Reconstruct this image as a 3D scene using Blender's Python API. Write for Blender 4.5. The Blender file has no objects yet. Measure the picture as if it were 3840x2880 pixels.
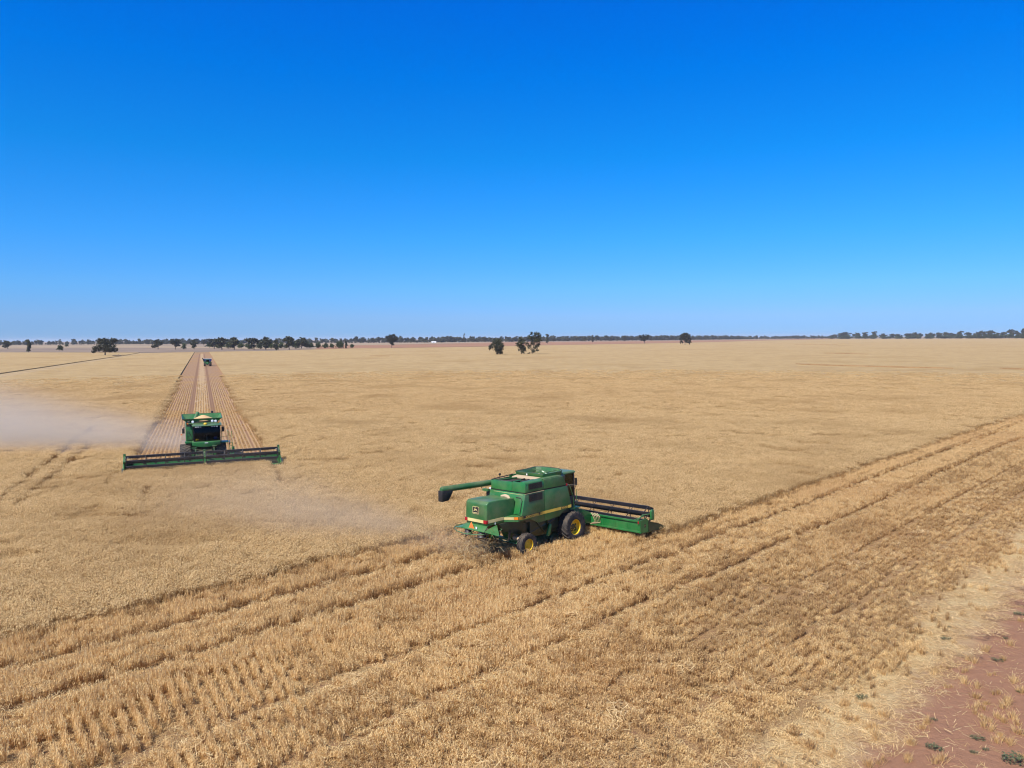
import bpy, bmesh, math, random
import numpy as np
from mathutils import Vector, Matrix

random.seed(7)
RNG = np.random.default_rng(11)
SC = bpy.context.scene
COL = SC.collection
R = math.radians

# ------------------------------------------------------------------ camera
H, F = 12.0, 2800.0
PITCH, ROLL = math.atan(172 / 2800), R(0.35)
cam_d = bpy.data.cameras.new('camera')
cam = bpy.data.objects.new('camera', cam_d)
COL.objects.link(cam)
cam_d.sensor_width = 36
cam_d.lens = F / 3840 * 36
cam_d.clip_start = 0.2
cam_d.clip_end = 60000
cam.matrix_world = (Matrix.Translation((0, 0, H)) @ Matrix.Rotation(math.pi / 2 - PITCH, 4, 'X')
                    @ Matrix.Rotation(-ROLL, 4, 'Z'))
SC.camera = cam


def ray(px, py):
    u, v = px - 1920, 1440 - py
    c, s = math.cos(ROLL), math.sin(ROLL)
    u, v = c * u + s * v, -s * u + c * v
    d = (u / F, 1.0, v / F)
    cp, sp = math.cos(-PITCH), math.sin(-PITCH)
    return Vector((d[0], d[1] * cp - d[2] * sp, d[1] * sp + d[2] * cp))


def g(px, py, z=0.0):
    d = ray(px, py)
    return Vector((0, 0, H)) + d * ((z - H) / d.z)


# ------------------------------------------------------------------ tagging
def tag(o, label=None, cat=None, group=None, kind=None):
    if label: o['label'] = label
    if cat: o['category'] = cat
    if group: o['group'] = group
    if kind: o['kind'] = kind
    return o


def empty(name, loc=(0, 0, 0), rot=(0, 0, 0), scale=1.0):
    o = bpy.data.objects.new(name, None)
    COL.objects.link(o)
    o.location = loc
    o.rotation_euler = rot
    o.scale = (scale,) * 3 if not hasattr(scale, '__len__') else scale
    o.empty_display_size = 0.5
    return o


# ------------------------------------------------------------------ materials
def new_mat(name):
    m = bpy.data.materials.new(name)
    m.use_nodes = True
    nt = m.node_tree
    for n in list(nt.nodes): nt.nodes.remove(n)
    out = nt.nodes.new('ShaderNodeOutputMaterial')
    return m, nt, out


class NT:
    """tiny helper to chain nodes"""
    def __init__(s, nt): s.nt = nt
    def n(s, t, **kw):
        x = s.nt.nodes.new(t)
        for k, v in kw.items(): setattr(x, k, v)
        return x
    def l(s, a, b): s.nt.links.new(a, b)
    def setin(s, node, idx, v):
        if isinstance(v, bpy.types.NodeSocket): s.l(v, node.inputs[idx])
        else: node.inputs[idx].default_value = v
    def math(s, op, a, b=0.0, c=None, clamp=False):
        x = s.n('ShaderNodeMath', operation=op, use_clamp=clamp)
        s.setin(x, 0, a); s.setin(x, 1, b)
        if c is not None: s.setin(x, 2, c)
        return x.outputs[0]
    def mix(s, f, a, b, blend='MIX'):
        x = s.n('ShaderNodeMix', data_type='RGBA', blend_type=blend)
        s.setin(x, 0, f)
        for i, v in ((6, a), (7, b)):
            if isinstance(v, (tuple, list)): v = (*v, 1.0) if len(v) == 3 else v
            s.setin(x, i, v)
        return x.outputs[2]
    def noise(s, vec, scale, detail=3.0, rough=0.55, dist=0.0):
        x = s.n('ShaderNodeTexNoise')
        s.l(vec, x.inputs['Vector'])
        x.inputs['Scale'].default_value = scale
        x.inputs['Detail'].default_value = detail
        x.inputs['Roughness'].default_value = rough
        x.inputs['Distortion'].default_value = dist
        return x.outputs['Fac']
    def ramp(s, f, stops, interp='LINEAR'):
        x = s.n('ShaderNodeValToRGB')
        x.color_ramp.interpolation = interp
        while len(x.color_ramp.elements) < len(stops): x.color_ramp.elements.new(0.5)
        for e, (p, c) in zip(x.color_ramp.elements, stops):
            e.position = p
            e.color = (c, c, c, 1) if not hasattr(c, '__len__') else (*c, 1)
        s.l(f, x.inputs[0])
        return x.outputs[0]
    def sstep(s, v, a, b):
        x = s.n('ShaderNodeMapRange', interpolation_type='SMOOTHSTEP')
        s.l(v, x.inputs[0])
        x.inputs[1].default_value = a; x.inputs[2].default_value = b
        return x.outputs[0]
    def pos(s): return s.n('ShaderNodeNewGeometry').outputs['Position']
    def obj(s): return s.n('ShaderNodeTexCoord').outputs['Object']
    def vmul(s, v, k):
        x = s.n('ShaderNodeVectorMath', operation='MULTIPLY')
        s.l(v, x.inputs[0]); x.inputs[1].default_value = k
        return x.outputs[0]
    def xyz(s, v):
        x = s.n('ShaderNodeSeparateXYZ'); s.l(v, x.inputs[0])
        return x.outputs


def principled(N, out, color, rough=0.5, metallic=0.0, coat=0.0, bump=None, bump_d=0.02, spec=0.5, bump_s=1.0):
    p = N.n('ShaderNodeBsdfPrincipled')
    if isinstance(color, (tuple, list)): p.inputs['Base Color'].default_value = (*color, 1)
    else: N.l(color, p.inputs['Base Color'])
    N.setin(p, p.inputs.find('Roughness'), rough)
    p.inputs['Metallic'].default_value = metallic
    p.inputs['Coat Weight'].default_value = coat
    p.inputs['Coat Roughness'].default_value = 0.15
    p.inputs['Specular IOR Level'].default_value = spec
    if bump is not None:
        b = N.n('ShaderNodeBump')
        b.inputs['Distance'].default_value = bump_d
        b.inputs['Strength'].default_value = bump_s
        N.l(bump, b.inputs['Height'])
        N.l(b.outputs[0], p.inputs['Normal'])
    N.l(p.outputs[0], out.inputs['Surface'])
    return p


DUST = (0.34, 0.24, 0.15)


def paint(name, color, dust=0.35, rough=0.38, coat=0.25, scale=1.3, metallic=0.0):
    """painted or rubber surface with settled field dust: mottled, thicker on upward faces"""
    m, nt, out = new_mat(name)
    N = NT(nt)
    o = N.obj()
    big = N.noise(o, scale, 4, 0.6)
    fine = N.noise(o, scale * 14, 3, 0.6)
    nz = N.xyz(N.n('ShaderNodeNewGeometry').outputs['Normal'])[2]
    up = N.math('MULTIPLY', N.math('MAXIMUM', nz, 0.0), dust * 0.75)
    f = N.math('MULTIPLY', N.sstep(big, 0.38, 0.72), dust)
    f = N.math('ADD', f, up)
    f = N.math('ADD', f, N.math('MULTIPLY', N.math('SUBTRACT', fine, 0.5), dust * 0.5), clamp=True)
    f = N.math('MINIMUM', f, 0.85)
    dark = tuple(c * 0.72 for c in color)
    base = N.mix(N.sstep(N.noise(o, scale * 0.6, 2), 0.35, 0.65), dark, color)
    c = N.mix(f, base, DUST)
    r = N.math('ADD', N.math('MULTIPLY', f, 0.5), rough, clamp=True)
    principled(N, out, c, r, metallic, coat)
    return m


def glass_mat(name):
    m, nt, out = new_mat(name)
    N = NT(nt)
    tr = N.n('ShaderNodeBsdfTransparent'); tr.inputs[0].default_value = (0.36, 0.39, 0.39, 1)
    gl = N.n('ShaderNodeBsdfGlossy'); gl.inputs['Roughness'].default_value = 0.05
    gl.inputs[0].default_value = (0.8, 0.85, 0.9, 1)
    fr = N.n('ShaderNodeFresnel'); fr.inputs[0].default_value = 1.45
    mx = N.n('ShaderNodeMixShader')
    N.l(N.math('MULTIPLY', fr.outputs[0], 0.45), mx.inputs[0]); N.l(tr.outputs[0], mx.inputs[1]); N.l(gl.outputs[0], mx.inputs[2])
    N.l(mx.outputs[0], out.inputs['Surface'])
    return m


STRAW_RAMP = [(0.0, (0.27, 0.152, 0.060)), (0.30, (0.48, 0.308, 0.128)), (0.62, (0.70, 0.478, 0.220)), (1.0, (0.89, 0.705, 0.385))]


def straw_mat(name, gain=1.0, transl=0.25, ramp=STRAW_RAMP, big=0.35, warm=(0.50, 0.27, 0.085)):
    """dry stalks: per-stalk tint, plus real colour drift of the ripe crop across the paddock"""
    m, nt, out = new_mat(name)
    N = NT(nt)
    a = N.n('ShaderNodeAttribute', attribute_name='tint').outputs['Fac']
    p = N.pos()
    n1 = N.noise(N.vmul(p, (1, 1, 0)), 0.055, 5, 0.62)
    n2 = N.noise(N.vmul(p, (1, 1, 0)), 0.9, 2, 0.6)
    t = N.math('ADD', a, N.math('MULTIPLY', N.math('SUBTRACT', n2, 0.5), 0.55))
    t = N.math('ADD', t, N.math('MULTIPLY', N.math('SUBTRACT', n1, 0.5), 0.5), clamp=True)
    c = N.ramp(t, [(q, tuple(min(1, x * gain) for x in col)) for q, col in ramp])
    c = N.mix(N.math('MULTIPLY', N.sstep(n1, 0.46, 0.64), big), c, warm)
    p1 = N.n('ShaderNodeBsdfPrincipled')
    N.l(c, p1.inputs['Base Color']); p1.inputs['Roughness'].default_value = 0.55
    p1.inputs['Specular IOR Level'].default_value = 0.35
    tl = N.n('ShaderNodeBsdfTranslucent'); N.l(c, tl.inputs[0])
    mx = N.n('ShaderNodeMixShader'); mx.inputs[0].default_value = transl
    N.l(p1.outputs[0], mx.inputs[1]); N.l(tl.outputs[0], mx.inputs[2])
    N.l(mx.outputs[0], out.inputs['Surface'])
    return m


def leaf_mat(name, c0, c1):
    m, nt, out = new_mat(name)
    N = NT(nt)
    a = N.n('ShaderNodeAttribute', attribute_name='tint').outputs['Fac']
    rnd = N.n('ShaderNodeObjectInfo').outputs['Random']
    c = N.mix(N.math('ADD', N.math('MULTIPLY', a, 0.75), N.math('MULTIPLY', rnd, 0.25)), c0, c1)
    p1 = N.n('ShaderNodeBsdfPrincipled')
    N.l(c, p1.inputs['Base Color']); p1.inputs['Roughness'].default_value = 0.5
    tl = N.n('ShaderNodeBsdfTranslucent'); N.l(c, tl.inputs[0])
    mx = N.n('ShaderNodeMixShader'); mx.inputs[0].default_value = 0.25
    N.l(p1.outputs[0], mx.inputs[1]); N.l(tl.outputs[0], mx.inputs[2])
    N.l(mx.outputs[0], out.inputs['Surface'])
    return m


def plain(name, color, rough=0.6, metallic=0.0, var=0.15, scale=4.0, spec=0.4):
    m, nt, out = new_mat(name)
    N = NT(nt)
    n = N.noise(N.obj(), scale, 4, 0.6)
    c = N.mix(n, tuple(x * (1 - var) for x in color), tuple(min(1, x * (1 + var)) for x in color))
    principled(N, out, c, rough, metallic, spec=spec)
    return m


M = {}
M['green'] = paint('green_paint', (0.014, 0.175, 0.040), 0.13)
M['green_dusty'] = paint('dusty_green_paint', (0.022, 0.145, 0.036), 0.20)
M['green_dark'] = paint('dark_green_paint', (0.006, 0.028, 0.011), 0.14)  # green darkened to carry the underbody shade; also used on dark parts
M['yellow'] = paint('yellow_paint', (0.95, 0.60, 0.03), 0.03)
M['stripe'] = paint('yellow_stripe', (0.90, 0.60, 0.08), 0.05)
M['pale_stripe'] = paint('pale_yellow_stripe', (0.80, 0.66, 0.28), 0.12)
M['black'] = paint('black_plastic', (0.012, 0.012, 0.013), 0.10, rough=0.5, coat=0)
M['reel_black'] = paint('black_reel_paint', (0.013, 0.014, 0.022), 0.06, rough=0.4, coat=0.1)
M['rubber'] = paint('tyre_rubber', (0.022, 0.022, 0.024), 0.16, rough=0.75, coat=0, scale=3)
M['darksteel'] = paint('dark_steel', (0.03, 0.03, 0.03), 0.30, rough=0.5, coat=0)
M['steel'] = paint('bare_steel', (0.42, 0.40, 0.36), 0.25, rough=0.4, coat=0, metallic=0.6)
M['red'] = plain('red_lens', (0.35, 0.012, 0.02), 0.25)
M['orange'] = plain('orange_reflector', (0.85, 0.22, 0.05), 0.4)
M['amber'] = plain('amber_lens', (0.75, 0.20, 0.02), 0.25)
M['white'] = plain('white_decal', (0.78, 0.78, 0.74), 0.5, var=0.05)
M['lamp'] = plain('lamp_lens', (0.85, 0.87, 0.88), 0.12, var=0.03, spec=0.8)
M['grain'] = plain('barley_grain', (0.62, 0.40, 0.19), 0.8, scale=20)
M['straw_tan'] = plain('straw_dust_heap', (0.50, 0.37, 0.23), 0.9, scale=20)
M['blue'] = plain('blue_plastic', (0.03, 0.10, 0.45), 0.5)
M['seat'] = plain('dark_upholstery', (0.02, 0.022, 0.025), 0.8)
M['glass'] = glass_mat('tinted_cab_glass')
M['cart_blue'] = paint('blue_cart_paint', (0.02, 0.05, 0.25), 0.2)
M['cart_pale'] = paint('pale_cart_rim', (0.55, 0.58, 0.60), 0.2)
M['shed'] = plain('white_sheet_metal', (0.78, 0.78, 0.76), 0.45, var=0.05)
M['shed_roof'] = plain('grey_sheet_metal', (0.50, 0.52, 0.54), 0.4, var=0.08)
M['bark'] = plain('eucalypt_bark', (0.13, 0.10, 0.075), 0.9, var=0.4, scale=1.5)
M['leaf'] = leaf_mat('eucalypt_leaf', (0.028, 0.032, 0.013), (0.105, 0.105, 0.042))
M['leaf_green'] = leaf_mat('shrub_leaf', (0.030, 0.045, 0.012), (0.105, 0.135, 0.035))
M['leaf_dark'] = leaf_mat('dark_leaf', (0.016, 0.017, 0.010), (0.060, 0.060, 0.026))
M['leaf_far'] = leaf_mat('woodland_leaf', (0.030, 0.036, 0.022), (0.080, 0.088, 0.048))
M['weed'] = leaf_mat('weed_leaf', (0.070, 0.078, 0.032), (0.18, 0.19, 0.085))
M['twig'] = plain('dead_wood', (0.22, 0.17, 0.13), 0.9, var=0.3)
M['crop'] = straw_mat('ripe_barley', 1.0, 0.4, big=0.55, warm=(0.47, 0.29, 0.115))
M['stubble'] = straw_mat('cut_straw', 1.0, 0.4, ramp=[(0.0, (0.25, 0.130, 0.052)), (0.28, (0.55, 0.345, 0.145)), (0.60, (0.79, 0.545, 0.248)), (1.0, (0.96, 0.760, 0.400))], big=0.30, warm=(0.52, 0.28, 0.105))
M['matted'] = straw_mat('matted_straw', 0.85, 0.2, big=0.2)
M['litter'] = straw_mat('pale_straw', 1.08, 0.2, big=0.12)
M['chopped'] = straw_mat('chopped_straw', 0.7, 0.25, big=0.3)


# ------------------------------------------------------------------ mesh builder
class MB:
    def __init__(s, mat=Matrix.Identity(4)):
        s.v, s.f, s.m, s.mi, s.T = [], [], [], 0, mat

    def add(s, vs, fs):
        b = len(s.v)
        s.v += [tuple(s.T @ Vector(p)) for p in vs]
        for f in fs:
            s.f.append([b + i for i in f]); s.m.append(s.mi)
        return s

    def box(s, x0, x1, y0, y1, z0, z1):
        vs = [(x, y, z) for z in (z0, z1) for y in (y0, y1) for x in (x0, x1)]
        return s.add(vs, [(0, 2, 3, 1), (4, 5, 7, 6), (0, 1, 5, 4), (2, 6, 7, 3), (0, 4, 6, 2), (1, 3, 7, 5)])

    def loft(s, rings, cap=True, closed=True):
        n = len(rings[0]); vs = [p for r in rings for p in r]; fs = []
        for i in range(len(rings) - 1):
            for j in range(n if closed else n - 1):
                k = (j + 1) % n
                fs.append((i * n + j, i * n + k, (i + 1) * n + k, (i + 1) * n + j))
        if cap:
            fs.append(tuple(reversed(range(n)))); fs.append(tuple((len(rings) - 1) * n + j for j in range(n)))
        return s.add(vs, fs)

    def prism(s, pts, axis, a, b, sa=None, sb=None):
        """2-D outline extruded along an axis from a to b; sa/sb: (scale, centre) taper of each end"""
        def P(q, t):
            return {'x': (t, q[0], q[1]), 'y': (q[0], t, q[1]), 'z': (q[0], q[1], t)}[axis]
        def S(q, sc):
            if not sc: return q
            k, c = sc
            return (c[0] + (q[0] - c[0]) * k, c[1] + (q[1] - c[1]) * k)
        return s.loft([[P(S(q, sa), a) for q in pts], [P(S(q, sb), b) for q in pts]])

    def tube(s, pts, r, seg=8, cap=True):
        pts = [Vector(p) for p in pts]
        rr = r if hasattr(r, '__len__') else [r] * len(pts)
        rings = []; up = Vector((0, 0, 1))
        for i, p in enumerate(pts):
            a = pts[max(i - 1, 0)]; b = pts[min(i + 1, len(pts) - 1)]
            t = (b - a).normalized()
            u = t.cross(up)
            if u.length < 1e-3: u = t.cross(Vector((1, 0, 0)))
            u.normalize(); w = u.cross(t)
            rings.append([tuple(p + (u * math.cos(q) + w * math.sin(q)) * rr[i]) for q in [2 * math.pi * j / seg for j in range(seg)]])
        return s.loft(rings, cap)

    def lathe(s, prof, c, seg=32, axis='y', cap=False):
        rings = []
        for (r, h) in prof:
            ring = []
            for j in range(seg):
                q = 2 * math.pi * j / seg
                if axis == 'y': ring.append((c[0] + r * math.cos(q), c[1] + h, c[2] + r * math.sin(q)))
                elif axis == 'z': ring.append((c[0] + r * math.cos(q), c[1] + r * math.sin(q), c[2] + h))
                else: ring.append((c[0] + h, c[1] + r * math.cos(q), c[2] + r * math.sin(q)))
            rings.append(ring)
        return s.loft(rings, cap)

    def quad(s, a, b, c, d): return s.add([a, b, c, d], [(0, 1, 2, 3)])

    def build(s, name, mats, parent=None, bevel=0.0, seg=2, angle=35):
        me = bpy.data.meshes.new(name)
        me.from_pydata(s.v, [], s.f)
        mats = mats if isinstance(mats, (list, tuple)) else [mats]
        for m in mats: me.materials.append(M[m] if isinstance(m, str) else m)
        me.polygons.foreach_set('material_index', s.m)
        bm = bmesh.new(); bm.from_mesh(me)
        bmesh.ops.recalc_face_normals(bm, faces=bm.faces)
        if bevel > 0:
            es = [e for e in bm.edges if len(e.link_faces) == 2 and e.calc_face_angle(0) > R(30)]
            bmesh.ops.bevel(bm, geom=es, offset=bevel, segments=seg, affect='EDGES', profile=0.6, clamp_overlap=True)
        bm.to_mesh(me); bm.free()
        me.polygons.foreach_set('use_smooth', [True] * len(me.polygons))
        me.set_sharp_from_angle(angle=R(angle))
        o = bpy.data.objects.new(name, me)
        COL.objects.link(o)
        if parent: o.parent = parent
        return o


def text_faces(body, size, bold=0.0):
    """letters of the built-in font as flat faces (x right, y up), left aligned at the origin"""
    cu = bpy.data.curves.new('lettering', 'FONT')
    cu.body = body; cu.size = size; cu.offset = bold
    cu.fill_mode = 'FRONT'
    o = bpy.data.objects.new('lettering', cu)
    COL.objects.link(o)
    dg = bpy.context.evaluated_depsgraph_get()
    me = bpy.data.meshes.new_from_object(o.evaluated_get(dg))
    vs = [tuple(v.co) for v in me.vertices]; fs = [tuple(p.vertices) for p in me.polygons]
    bpy.data.objects.remove(o); bpy.data.curves.remove(cu); bpy.data.meshes.remove(me)
    xs = [v[0] for v in vs]
    return vs, fs, (max(xs) - min(xs)), min(xs)


def vnoise(x, y, cell, seed=0):
    """smooth value noise 0..1 for numpy arrays"""
    x = np.asarray(x) / cell; y = np.asarray(y) / cell
    xi = np.floor(x).astype(np.int64); yi = np.floor(y).astype(np.int64)
    fx = x - xi; fy = y - yi
    fx = fx * fx * (3 - 2 * fx); fy = fy * fy * (3 - 2 * fy)
    def h(i, j):
        q = (i * 374761393 + j * 668265263 + seed * 982451653) & 0xFFFFFFFF
        q = ((q ^ (q >> 13)) * 1274126177) & 0xFFFFFFFF
        return ((q ^ (q >> 16)) & 0xFFFF) / 65535.0
    a = h(xi, yi) * (1 - fx) + h(xi + 1, yi) * fx
    b = h(xi, yi + 1) * (1 - fx) + h(xi + 1, yi + 1) * fx
    return a * (1 - fy) + b * fy

# ------------------------------------------------------------------ sky, sun
W = bpy.data.worlds.new('World')
SC.world = W
W.use_nodes = True
wn = W.node_tree
for n_ in list(wn.nodes): wn.nodes.remove(n_)
SUN_EL = R(52)
SUN_DIR = Vector((-0.60, -0.80, 0)).normalized() * math.cos(SUN_EL) + Vector((0, 0, math.sin(SUN_EL)))
NW = NT(wn)
sky = NW.n('ShaderNodeTexSky', sky_type='NISHITA')
sky.sun_disc = False
sky.sun_elevation = SUN_EL
sky.sun_rotation = math.atan2(SUN_DIR.x, SUN_DIR.y)
sky.altitude = 300
sky.air_density = 1.0
sky.dust_density = 0.0
sky.ozone_density = 3.0
# the camera recorded a deeper, cooler blue than the model: tint by height; unseen upper stops go neutral for the fill light
SKY_TINT = [(0.000, (0.190, 0.42, 1.03)), (0.028, (0.266, 0.480, 1.02)), (0.066, (0.233, 0.565, 1.10)), (0.129, (0.130, 0.615, 1.22)),
            (0.228, (0.024, 0.634, 1.28)), (0.319, (0.0, 0.610, 1.45)), (0.402, (0.0, 0.571, 1.60)), (0.50, (0.35, 0.70, 1.25)), (0.75, (0.85, 0.95, 1.05))]
zz = NW.xyz(NW.n('ShaderNodeTexCoord').outputs['Generated'])[2]
tint = NW.ramp(zz, [(p_, tuple(c_ / 1.7 for c_ in col_)) for p_, col_ in SKY_TINT])
skc = NW.vmul(NW.mix(1.0, sky.outputs[0], tint, 'MULTIPLY'), (1.7, 1.7, 1.7))
bg = NW.n('ShaderNodeBackground')
NW.l(skc, bg.inputs[0])
bg.inputs[1].default_value = 0.106
wo = NW.n('ShaderNodeOutputWorld')
NW.l(bg.outputs[0], wo.inputs[0])

sl = bpy.data.lights.new('sun', 'SUN')
sl.energy = 5.0
sl.angle = R(0.53)
sl.color = (1.0, 0.955, 0.88)
so = bpy.data.objects.new('sun', sl)
COL.objects.link(so)
so.rotation_euler = SUN_DIR.to_track_quat('Z', 'Y').to_euler()

vs_ = SC.view_settings
SC.display_settings.display_device = 'sRGB'
vs_.view_transform = 'Standard'; vs_.look = 'None'; vs_.gamma = 1.0; vs_.exposure = 0.3
SC.cycles.use_denoising = True
SC.cycles.filter_width = 1.15
SC.cycles.max_bounces = 6
SC.cycles.diffuse_bounces = 4
SC.cycles.transparent_max_bounces = 8
SC.cycles.volume_bounces = 1
SC.cycles.volume_max_steps = 128

# ------------------------------------------------------------------ layout of the paddock
C45 = math.sqrt(0.5)
HEAD_N, HEAD_S = 29.5, 33.08                       # near harvester: across-swath and along-swath position of its drive axle
NEAR_O = Vector((C45 * (HEAD_S - HEAD_N), C45 * (HEAD_S + HEAD_N), 0))
AZ = R(-22.5)
SU = Vector((math.sin(AZ), math.cos(AZ), 0)); SR = Vector((math.cos(AZ), -math.sin(AZ), 0))
FAR_HEAD = g(757, 1742, 0.55); FAR_HEAD.z = 0


def sn(x, y): return (x + y) * C45, (y - x) * C45
def pq(x, y):
    dx, dy = x - FAR_HEAD.x, y - FAR_HEAD.y
    return dx * SU.x + dy * SU.y, dx * SR.x + dy * SR.y


def seg_dist(x, y, pts):
    d = np.full(np.shape(x), 1e9)
    for a, b in zip(pts[:-1], pts[1:]):
        ax, ay = a[0], a[1]; bx, by = b[0] - ax, b[1] - ay
        t = np.clip(((x - ax) * bx + (y - ay) * by) / (bx * bx + by * by), 0, 1)
        d = np.minimum(d, np.hypot(x - ax - t * bx, y - ay - t * by))
    return d


TRAMS = [[g(*p, 0.45) for p in L] for L in (
    [(-150, 1995), (0, 1877), (293, 1643), (433, 1544), (537, 1459)],
    [(60, 1895), (200, 1780), (338, 1668)],
    [(1014, 1728), (1036, 1770), (1054, 1807)],
    [(1049, 1718), (1064, 1748)],
    [(436, 1770), (395, 1820)], [(546, 1830), (541, 1888)],
)]


def cut(x, y, m=0.0):
    """True where the harvesters have already cut (m widens the standing crop)"""
    s, n = sn(x, y)
    w = (vnoise(s, n, 0.8, 5) - 0.5) * 0.5
    a = n < 25.0 - m + w
    b = (n < 34.5 - m + w) & (s < HEAD_S + 4.1 - m)
    p, q = pq(x, y)
    c = (np.abs(q) < 6.75 - m) & (p > -0.2 + m)
    return a | b | c




def tracks_near(n):
    """signed distance pattern to the nearest wheel track of the finished passes"""
    ts = np.array([31.45, 28.05, 22.35, 18.95, 15.2, 12.3])
    return np.min(np.abs(n[:, None] - ts[None, :]), axis=1)


# ------------------------------------------------------------------ ground sheets
def sheet(name, pts, z, mat, label=None, thick=0.0, kind='structure'):
    mb = MB()
    P = [(p[0], p[1], z) for p in pts]
    mb.add(P, [tuple(range(len(P)))])
    if thick:
        n = len(P); mb.mi = 1
        mb.add([(p[0], p[1], z) for p in pts] + [(p[0], p[1], z - thick) for p in pts],
               [(i, (i + 1) % n, n + (i + 1) % n, n + i) for i in range(n)])
    o = mb.build(name, [mat, 'crop_face'] if thick else mat)
    return tag(o, label, None, kind=kind)


def ground_mat():
    """near paddock floor: chopped straw over red-brown loam, a band of pale spilled straw, then bare soil"""
    m, nt, out = new_mat('paddock_floor')
    N = NT(nt)
    p = N.pos()
    X = N.xyz(p)
    n = N.math('MULTIPLY', N.math('SUBTRACT', X[1], X[0]), C45)
    wob = N.noise(p, 0.45, 4, 0.65)
    n1 = N.math('ADD', n, N.math('MULTIPLY', N.math('SUBTRACT', wob, 0.5), 3.0))
    fine = N.noise(p, 22, 3, 0.7)
    mid = N.noise(p, 3.2, 4, 0.65)
    soil = N.mix(mid, (0.245, 0.120, 0.068), (0.345, 0.178, 0.103))
    soil = N.mix(N.sstep(fine, 0.55, 0.75), soil, (0.42, 0.25, 0.16))
    pale = N.mix(N.sstep(fine, .3, .7), (0.34, 0.235, 0.110), (0.66, 0.49, 0.25))
    pale = N.mix(N.sstep(mid, 0.55, 0.8), pale, (0.38, 0.25, 0.13))
    stub = N.mix(N.sstep(fine, 0.38, 0.62), (0.19, 0.100, 0.050), (0.44, 0.285, 0.125))  # loam darkened here to carry the stubble's shade
    stub = N.mix(N.sstep(mid, 0.5, 0.75), stub, (0.20, 0.105, 0.060))
    soil_m = N.math('SUBTRACT', 1.0, N.sstep(N.math('ADD', n1, N.math('MULTIPLY', N.math('SUBTRACT', fine, 0.5), 1.2)), 6.7, 8.9), clamp=True)
    pale_m = N.math('SUBTRACT', 1.0, N.sstep(n1, 9.4, 10.2), clamp=True)
    c = N.mix(pale_m, stub, pale)
    c = N.mix(soil_m, c, soil)
    principled(N, out, c, 0.95, bump=N.math('ADD', N.math('MULTIPLY', mid, 0.7), N.math('MULTIPLY', fine, 0.3)), bump_d=0.14, spec=0.2)
    return m


def far_mat(name, lo, hi, s1, s2, warp=(1, 1, 1), bump=0.0, rough=0.95, speck=None):
    m, nt, out = new_mat(name)
    N = NT(nt)
    p = N.vmul(N.pos(), warp)
    a = N.noise(p, s1, 5, 0.65)
    b = N.noise(p, s2, 4, 0.65)
    f = N.math('ADD', N.math('MULTIPLY', a, 0.55), N.math('MULTIPLY', b, 0.45))
    f = N.sstep(f, 0.36, 0.64)
    c = N.mix(f, lo, hi)
    if speck is not None:
        c = N.mix(N.math('MULTIPLY', N.sstep(N.noise(p, s2 * 7, 3, 0.7), 0.56, 0.72), 0.5), c, speck)
    principled(N, out, c, rough, bump=(b if bump else None), bump_d=max(bump, 0.001), spec=0.15)
    return m


def canopy_mat():
    """top of the standing barley seen from far off: streaky ripe gold with browner and paler patches"""
    m, nt, out = new_mat('far_barley')
    N = NT(nt)
    p = N.pos()
    a = N.noise(p, 0.018, 5, 0.6, 0.4)
    b = N.noise(p, 0.16, 5, 0.65)
    c_ = N.noise(p, 1.6, 4, 0.7)
    d = N.noise(p, 7.0, 3, 0.7)
    f = N.math('ADD', N.math('MULTIPLY', b, 0.40), N.math('MULTIPLY', c_, 0.35))
    f = N.math('ADD', f, N.math('MULTIPLY', d, 0.25))
    col = N.ramp(f, [(0.30, (0.20, 0.125, 0.055)), (0.44, (0.37, 0.250, 0.110)), (0.54, (0.450, 0.310, 0.148)), (0.70, (0.58, 0.425, 0.218))])
    col = N.mix(N.math('MULTIPLY', N.sstep(a, 0.50, 0.64), 0.50), col, (0.34, 0.215, 0.085))
    col = N.mix(N.math('MULTIPLY', N.sstep(N.noise(p, 0.05, 4, 0.6), 0.54, 0.68), 0.45), col, (0.30, 0.19, 0.08))
    h = N.math('ADD', N.math('MULTIPLY', c_, 0.6), N.math('MULTIPLY', d, 0.4))
    principled(N, out, col, 0.9, bump=h, bump_d=0.35, spec=0.15)
    return m


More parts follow.
